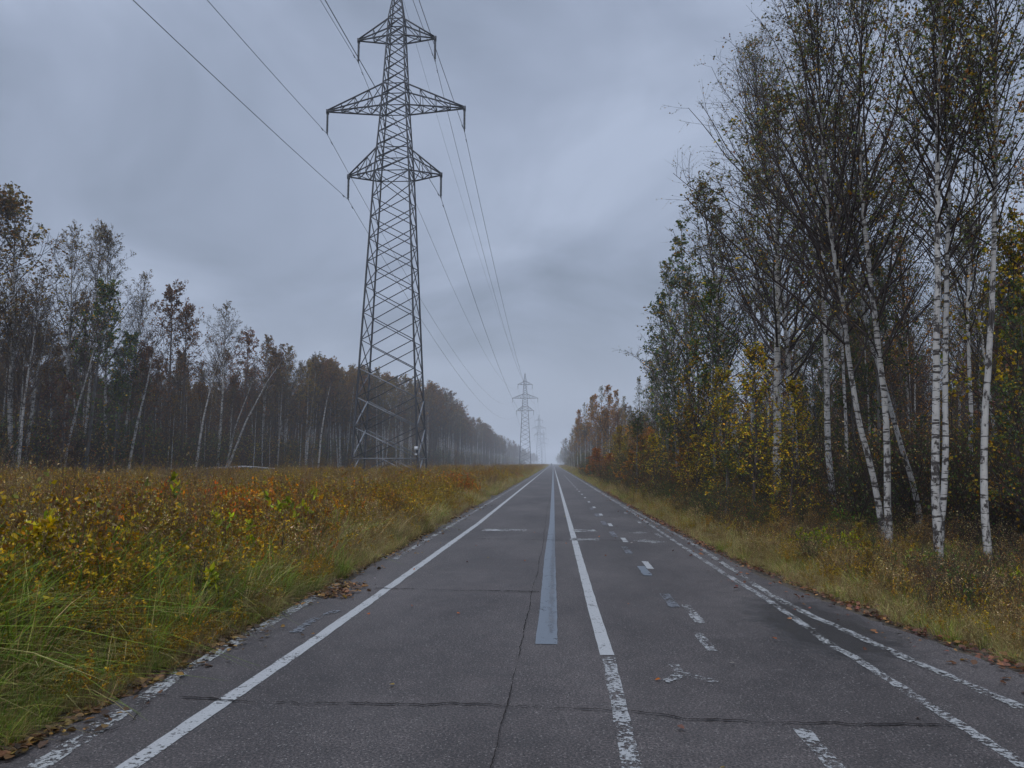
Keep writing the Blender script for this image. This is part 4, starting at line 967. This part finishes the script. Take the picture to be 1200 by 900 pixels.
for i, (px, ty, Y, pal, n, R, nl, ls, lab) in enumerate([
  (14, 625, 6.6, 'yellow', 9, .28, 22, .11, 'broad yellow leaved sapling cut by the border in the near meadow'),
  (48, 598, 7.0, 'lime', 3, .05, 9, .13, 'single lime green shoot rising above the yellow sapling'),
  (66, 634, 6.8, 'yellow', 6, .16, 16, .11, 'yellow sapling right beside the lime shoot'),
  (188, 562, 10.5, 'lime', 2, .04, 8, .15, 'tall thin lime shoot with four tiers of leaves in the meadow'),
  (176, 622, 8.2, 'yellow', 3, .06, 10, .11, 'short yellow sapling on a dark stem in front of the tall thin shoot'),
  (214, 630, 8.4, 'lime', 3, .08, 9, .13, 'low light green sapling between the yellow one and the dark twig'),
  (268, 604, 9.8, 'lime', 4, .10, 11, .12, 'lime green sapling in front of the orange plants'),
  (300, 618, 9.6, 'lime', 4, .10, 11, .12, 'green sapling with upright leaves nearer the road than the lime one'),
  (330, 558, 12.5, 'lime', 2, .05, 8, .17, 'tall pale green shoot with drooping leaves beside the orange plants'),
  (358, 585, 12.0, 'lime', 3, .10, 10, .14, 'broad leaved green sapling nearest the pylon'),
  (258, 668, 7.6, 'lime', 4, .09, 10, .10, 'small bright green sapling low at the road side of the meadow'),
  (118, 566, 13.0, 'gold', 3, .10, 14, .10, 'thin yellowish sapling far out in the meadow')]):
    tall_forb('sapling', px, ty, Y, pal, lab, 'sapling', SAP, n, R, nl, ls, seed=i)
for i, (px, ty, Y, lab) in enumerate([(308, 566, 15, 'tallest orange leaved plant of the drift in the meadow'), (283, 578, 15.5, 'orange leaved plant left of the tallest in the drift'), (296, 600, 13.5, 'low orange leaved plant in front of the tallest in the drift'),
        (312, 590, 14.5, 'dense orange leaved plant beneath the tallest'), (236, 583, 17, 'outlying orange leaved plant towards the wood'), (372, 592, 13, 'small orange plant beside the broad leaved sapling'), (182, 590, 15, 'orange tinted plant behind the tall thin shoot')]):
    tall_forb('orange_shrub', px, ty, Y, 'orange', lab, 'shrub', 'orange plants in the meadow', 9, .3, 44, .08, (.07, .025, .015), 4, seed=40 + i)
# dark dead stalks
for i, (px, ty, Y, lab) in enumerate([(143, 640, 6.8, 'dark dead stalk standing upright in the near grass'), (250, 660, 7.6, 'dark bare twig slanting in the near grass'), (152, 563, 12, 'thin dark dead stalk far out in the meadow'), (330, 610, 10, 'brown dead stalk by the green saplings')]):
    d = ray(px, 543); x = d[0] / d[1] * Y; r = np.random.default_rng(70 + i); H = at_y(px, ty, Y)[2] - float(gz(x, Y))
    g = forb(r, 3, .05, H, GP['brown'], .02, 30, (.02, .015, .014), 7, r=.006)
    tag(link('dead_stalk', g.mesh('dead_stalk', M_STEM), loc=(x, Y, float(gz(x, Y)) - .02)), lab, 'stalk', 'dead stalks in the meadow')
# nettles and bushes of the right verge
def bush(name, px, topy, Y, pal, label, cat, n=16, R=.35, nleaf=40, ls=.05, seed=0, br=6, stem=(.05, .04, .025)):
    return tall_forb(name, px, topy, Y, pal, label, cat, 'bushes on the verge', n, R, nleaf, ls, stem, br, seed=seed)
bush('nettle_plant', 1108, 668, 9.6, 'nettle', 'bright green nettle patch at the foot of the straight birch', 'nettle', 16, .26, 44, .055, 1)
bush('nettle_plant', 1128, 692, 9.0, 'nettle', 'lower green nettle patch spilling towards the road', 'nettle', 14, .28, 40, .05, 2)
bush('green_bush', 962, 622, 13.2, 'lime', 'yellow green leafy bush on the verge before the bent birch', 'bush', 18, .5, 40, .05, 3, stem=(.09, .045, .03))
bush('green_bush', 996, 628, 12.6, 'lime', 'second yellow green bush closer to the bent birch', 'bush', 16, .4, 36, .05, 4, stem=(.09, .045, .03))
bush('green_bush', 1070, 650, 11.0, 'green', 'dull green bush between the bent birch and the nettles', 'bush', 14, .35, 40, .05, 5)
bush('green_bush', 1186, 668, 9.4, 'lime', 'sparse green bush near the picture border behind the verge', 'bush', 8, .3, 22, .06, 6)
bush('brown_bush', 1150, 668, 9.6, 'brown', 'withered brown bush between nettles and the outermost birch', 'bush', 16, .35, 20, .05, 7)

# fallen trunk at the edge of the far wood
P = np.array([at_y(245, 549, 73), at_y(262, 548.5, 74), at_y(285, 547, 75.5), at_y(305, 548, 77), at_y(322, 549.5, 78)])
P = np.insert(P, 0, P[0] + [-.8, -.6, -.35], 0)
lg = tubes(P, np.array([.16, .15, .14, .12, .10, .07]) * .9, 8)
root = empty('fallen_trunk', P[2] * [1, 1, 0]); 
t = link('trunk', lg.mesh('trunk', M_BIRCH, True), root); t.location = -root.location
bg = Geo(); rb = np.random.default_rng(8); S = P[rb.integers(1, 6, 12)]; D = np.stack([rb.normal(0, .6, 12), rb.normal(0, .6, 12), rb.choice([-1, 1], 12) * .9], -1)
tubes(grow(rb, S, D, rb.uniform(.8, 1.6, 12), 5, 0, .15), np.full((12, 5), .03) * np.linspace(1, .3, 5), 4, TWIG, bg)
b2 = link('branch', bg.mesh('branch', M_STEM), root); b2.location = -root.location
tag(root, 'white fallen birch trunk lying at the front of the wood across the meadow', 'fallen trunk')

# ------------------------------------------------------------------ walker far down the road
def walker(x, y):
    J = {'pelvis': (0, 0, .95), 'chest': (0, .02, 1.35), 'neck': (0, .02, 1.50), 'head': (0, .04, 1.64), 'crown': (0, .03, 1.76),
         'shL': (-.17, .02, 1.42), 'elL': (-.23, -.08, 1.16), 'haL': (-.22, .08, .93), 'shR': (.17, .02, 1.42), 'elR': (.23, .0, 1.16), 'haR': (.22, -.1, .92),
         'hiL': (-.09, 0, .90), 'knL': (-.10, .14, .50), 'anL': (-.10, .02, .08), 'toL': (-.11, .2, .04), 'hiR': (.09, 0, .90), 'knR': (.10, -.03, .50), 'anR': (.10, -.26, .10), 'toR': (.11, -.1, .04)}
    Rr = {'pelvis': .15, 'chest': .17, 'neck': .06, 'head': .10, 'crown': .07, 'shL': .075, 'elL': .055, 'haL': .035, 'shR': .075, 'elR': .055, 'haR': .035, 'hiL': .10, 'knL': .065, 'anL': .045, 'toL': .04, 'hiR': .10, 'knR': .065, 'anR': .045, 'toR': .04}
    E = [('pelvis', 'chest'), ('chest', 'neck'), ('neck', 'head'), ('head', 'crown'), ('chest', 'shL'), ('shL', 'elL'), ('elL', 'haL'), ('chest', 'shR'), ('shR', 'elR'), ('elR', 'haR'),
         ('pelvis', 'hiL'), ('hiL', 'knL'), ('knL', 'anL'), ('anL', 'toL'), ('pelvis', 'hiR'), ('hiR', 'knR'), ('knR', 'anR'), ('anR', 'toR')]
    ks = list(J); me = bpy.data.meshes.new('person'); me.from_pydata([J[k] for k in ks], [(ks.index(a), ks.index(b)) for a, b in E], [])
    m, nt, b = new_mat('dark_clothes'); b.inputs['Base Color'].default_value = (.02, .02, .024, 1); b.inputs['Roughness'].default_value = .9
    me.materials.append(m); o = link('person', me, loc=(x, y, .004)); sk = o.modifiers.new('skin', 'SKIN'); sk.use_smooth_shade = True
    for v, k in zip(me.skin_vertices[0].data, ks): v.radius = (Rr[k], Rr[k]); v.use_root = (k == 'pelvis')
    o.modifiers.new('sub', 'SUBSURF').levels = 2
    tag(o, 'tiny dark figure of a person walking far down the road in the fog', 'person')
walker(-1.0, 430)

# ------------------------------------------------------------------ air
mh, nt, b = new_mat('haze'); nt.nodes.remove(b)
pv = nt.nodes.new('ShaderNodeVolumePrincipled'); pv.inputs['Color'].default_value = (.90, .93, .97, 1); pv.inputs['Density'].default_value = .00068; pv.inputs['Anisotropy'].default_value = 0.0
nt.links.new(pv.outputs[0], nt.nodes['Material Output'].inputs['Volume'])
x0, x1, y0, y1, z0, z1 = -3200, 3200, -320, 3200, -1.4, 52
V = [(a, c, e) for e in (z0, z1) for c in (y0, y1) for a in (x0, x1)]
o = link('haze', Geo().add(V, [[0, 2, 3, 1], [4, 5, 7, 6], [0, 1, 5, 4], [2, 6, 7, 3], [0, 4, 6, 2], [1, 3, 7, 5]]).mesh('haze', mh)); tag(o, 'thin cold fog filling the air over road and meadow', 'haze', None, 'stuff')

# ------------------------------------------------------------------ sky and sun
SUN_EL, SUN_AZ = 48, 200
w = bpy.data.worlds.new('World'); SC.world = w; w.use_nodes = True; nt = w.node_tree
bg = nt.nodes['Background']; sky = nt.nodes.new('ShaderNodeTexSky'); sky.sky_type = 'NISHITA'; sky.sun_disc = False
sky.sun_elevation = rad_(SUN_EL); sky.sun_rotation = rad_(SUN_AZ); sky.air_density = 1.5; sky.dust_density = 3
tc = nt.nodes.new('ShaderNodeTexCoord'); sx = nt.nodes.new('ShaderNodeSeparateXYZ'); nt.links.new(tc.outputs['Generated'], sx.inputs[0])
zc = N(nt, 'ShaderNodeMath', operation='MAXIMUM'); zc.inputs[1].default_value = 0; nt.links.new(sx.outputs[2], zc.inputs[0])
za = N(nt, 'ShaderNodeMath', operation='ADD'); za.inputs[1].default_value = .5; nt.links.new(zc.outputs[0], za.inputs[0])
dv = N(nt, 'ShaderNodeVectorMath', operation='DIVIDE'); cx = nt.nodes.new('ShaderNodeCombineXYZ'); nt.links.new(tc.outputs['Generated'], dv.inputs[0])
for i in range(3): nt.links.new(za.outputs[0], cx.inputs[i])
nt.links.new(cx.outputs[0], dv.inputs[1])
mp = nt.nodes.new('ShaderNodeMapping'); mp.inputs['Scale'].default_value = (2.3, 2.5, .0); mp.inputs['Location'].default_value = (3.7, 8.2, 0); nt.links.new(dv.outputs[0], mp.inputs[0])
nz = nt.nodes.new('ShaderNodeTexNoise'); nz.inputs['Scale'].default_value = 1.0; nz.inputs['Detail'].default_value = 5; nz.inputs['Roughness'].default_value = .5; nz.inputs['Distortion'].default_value = .5
nt.links.new(mp.outputs[0], nz.inputs['Vector'])
K = 10.0
cr = ramp(nt, [(.31, tuple(c * K for c in (.224, .268, .356))), (.48, tuple(c * K for c in (.304, .357, .474))), (.66, tuple(c * K for c in (.404, .468, .607)))]); nt.links.new(nz.outputs['Fac'], cr.inputs[0])
el = ramp(nt, [(0, (1.0, 1.0, 1.0)), (.10, (1, 1, 1)), (.55, (1.12, 1.12, 1.12)), (.75, (4.0, 4.0, 3.9)), (1.0, (6.6, 6.5, 6.2))]); nt.links.new(zc.outputs[0], el.inputs[0])  # sky overhead, out of view, boosted well past overcast to light the meadow
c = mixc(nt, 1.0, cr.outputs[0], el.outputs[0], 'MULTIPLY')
low = ramp(nt, [(0, (1, 1, 1)), (.04, (.85, .85, .85)), (.20, (0, 0, 0))]); nt.links.new(zc.outputs[0], low.inputs[0])
c = mixc(nt, low.outputs[0], c, tuple(v * K for v in (.32, .374, .485)))      # even grey above the horizon
c = mixc(nt, .08, c, sky.outputs[0])
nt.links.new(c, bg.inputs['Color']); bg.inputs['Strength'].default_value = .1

sl = bpy.data.lights.new('sun', 'SUN'); sl.energy = 1.35; sl.angle = rad_(28); sl.color = (1, .97, .93)
so = bpy.data.objects.new('sun', sl); COL.objects.link(so)
so.rotation_euler = (rad_(90 - SUN_EL), 0, rad_(180 - SUN_AZ)); so.location = (0, 0, 60)

# trees that look alike are told apart by counting them off with growing distance
def tell_apart():
    by = {}
    for o in COL.objects:
        if o.get('category') and o.get('label'): by.setdefault(o['label'], []).append(o)
    words = ['nearest', 'second nearest', 'third nearest', 'fourth nearest', 'fifth nearest', 'sixth nearest', 'seventh nearest', 'eighth nearest', 'ninth nearest', 'tenth nearest']
    for lab, os_ in by.items():
        if len(os_) < 2 or os_[0].get('kind') == 'stuff': continue
        os_.sort(key=lambda o: o.location.y); n = len(os_)
        for i, o in enumerate(os_):
            q = words[i] if i < min(10, n - 1) else ('farthest' if i == n - 1 else None)
            if q is None: q = words[n - 1 - i].replace('nearest', 'farthest') if n - 1 - i < 10 else 'middle'
            o['label'] = q + ' ' + lab
tell_apart()

SC.render.engine = 'CYCLES'
SC.cycles.use_denoising = True
SC.cycles.max_bounces = 4; SC.cycles.diffuse_bounces = 2; SC.cycles.glossy_bounces = 2; SC.cycles.transmission_bounces = 2
SC.cycles.transparent_max_bounces = 8; SC.cycles.volume_bounces = 0
SC.cycles.sample_clamp_indirect = 4
vs = SC.view_settings; vs.view_transform = 'Standard'; vs.look = 'None'; vs.gamma = 1; vs.exposure = 0.0; vs.use_curve_mapping = False
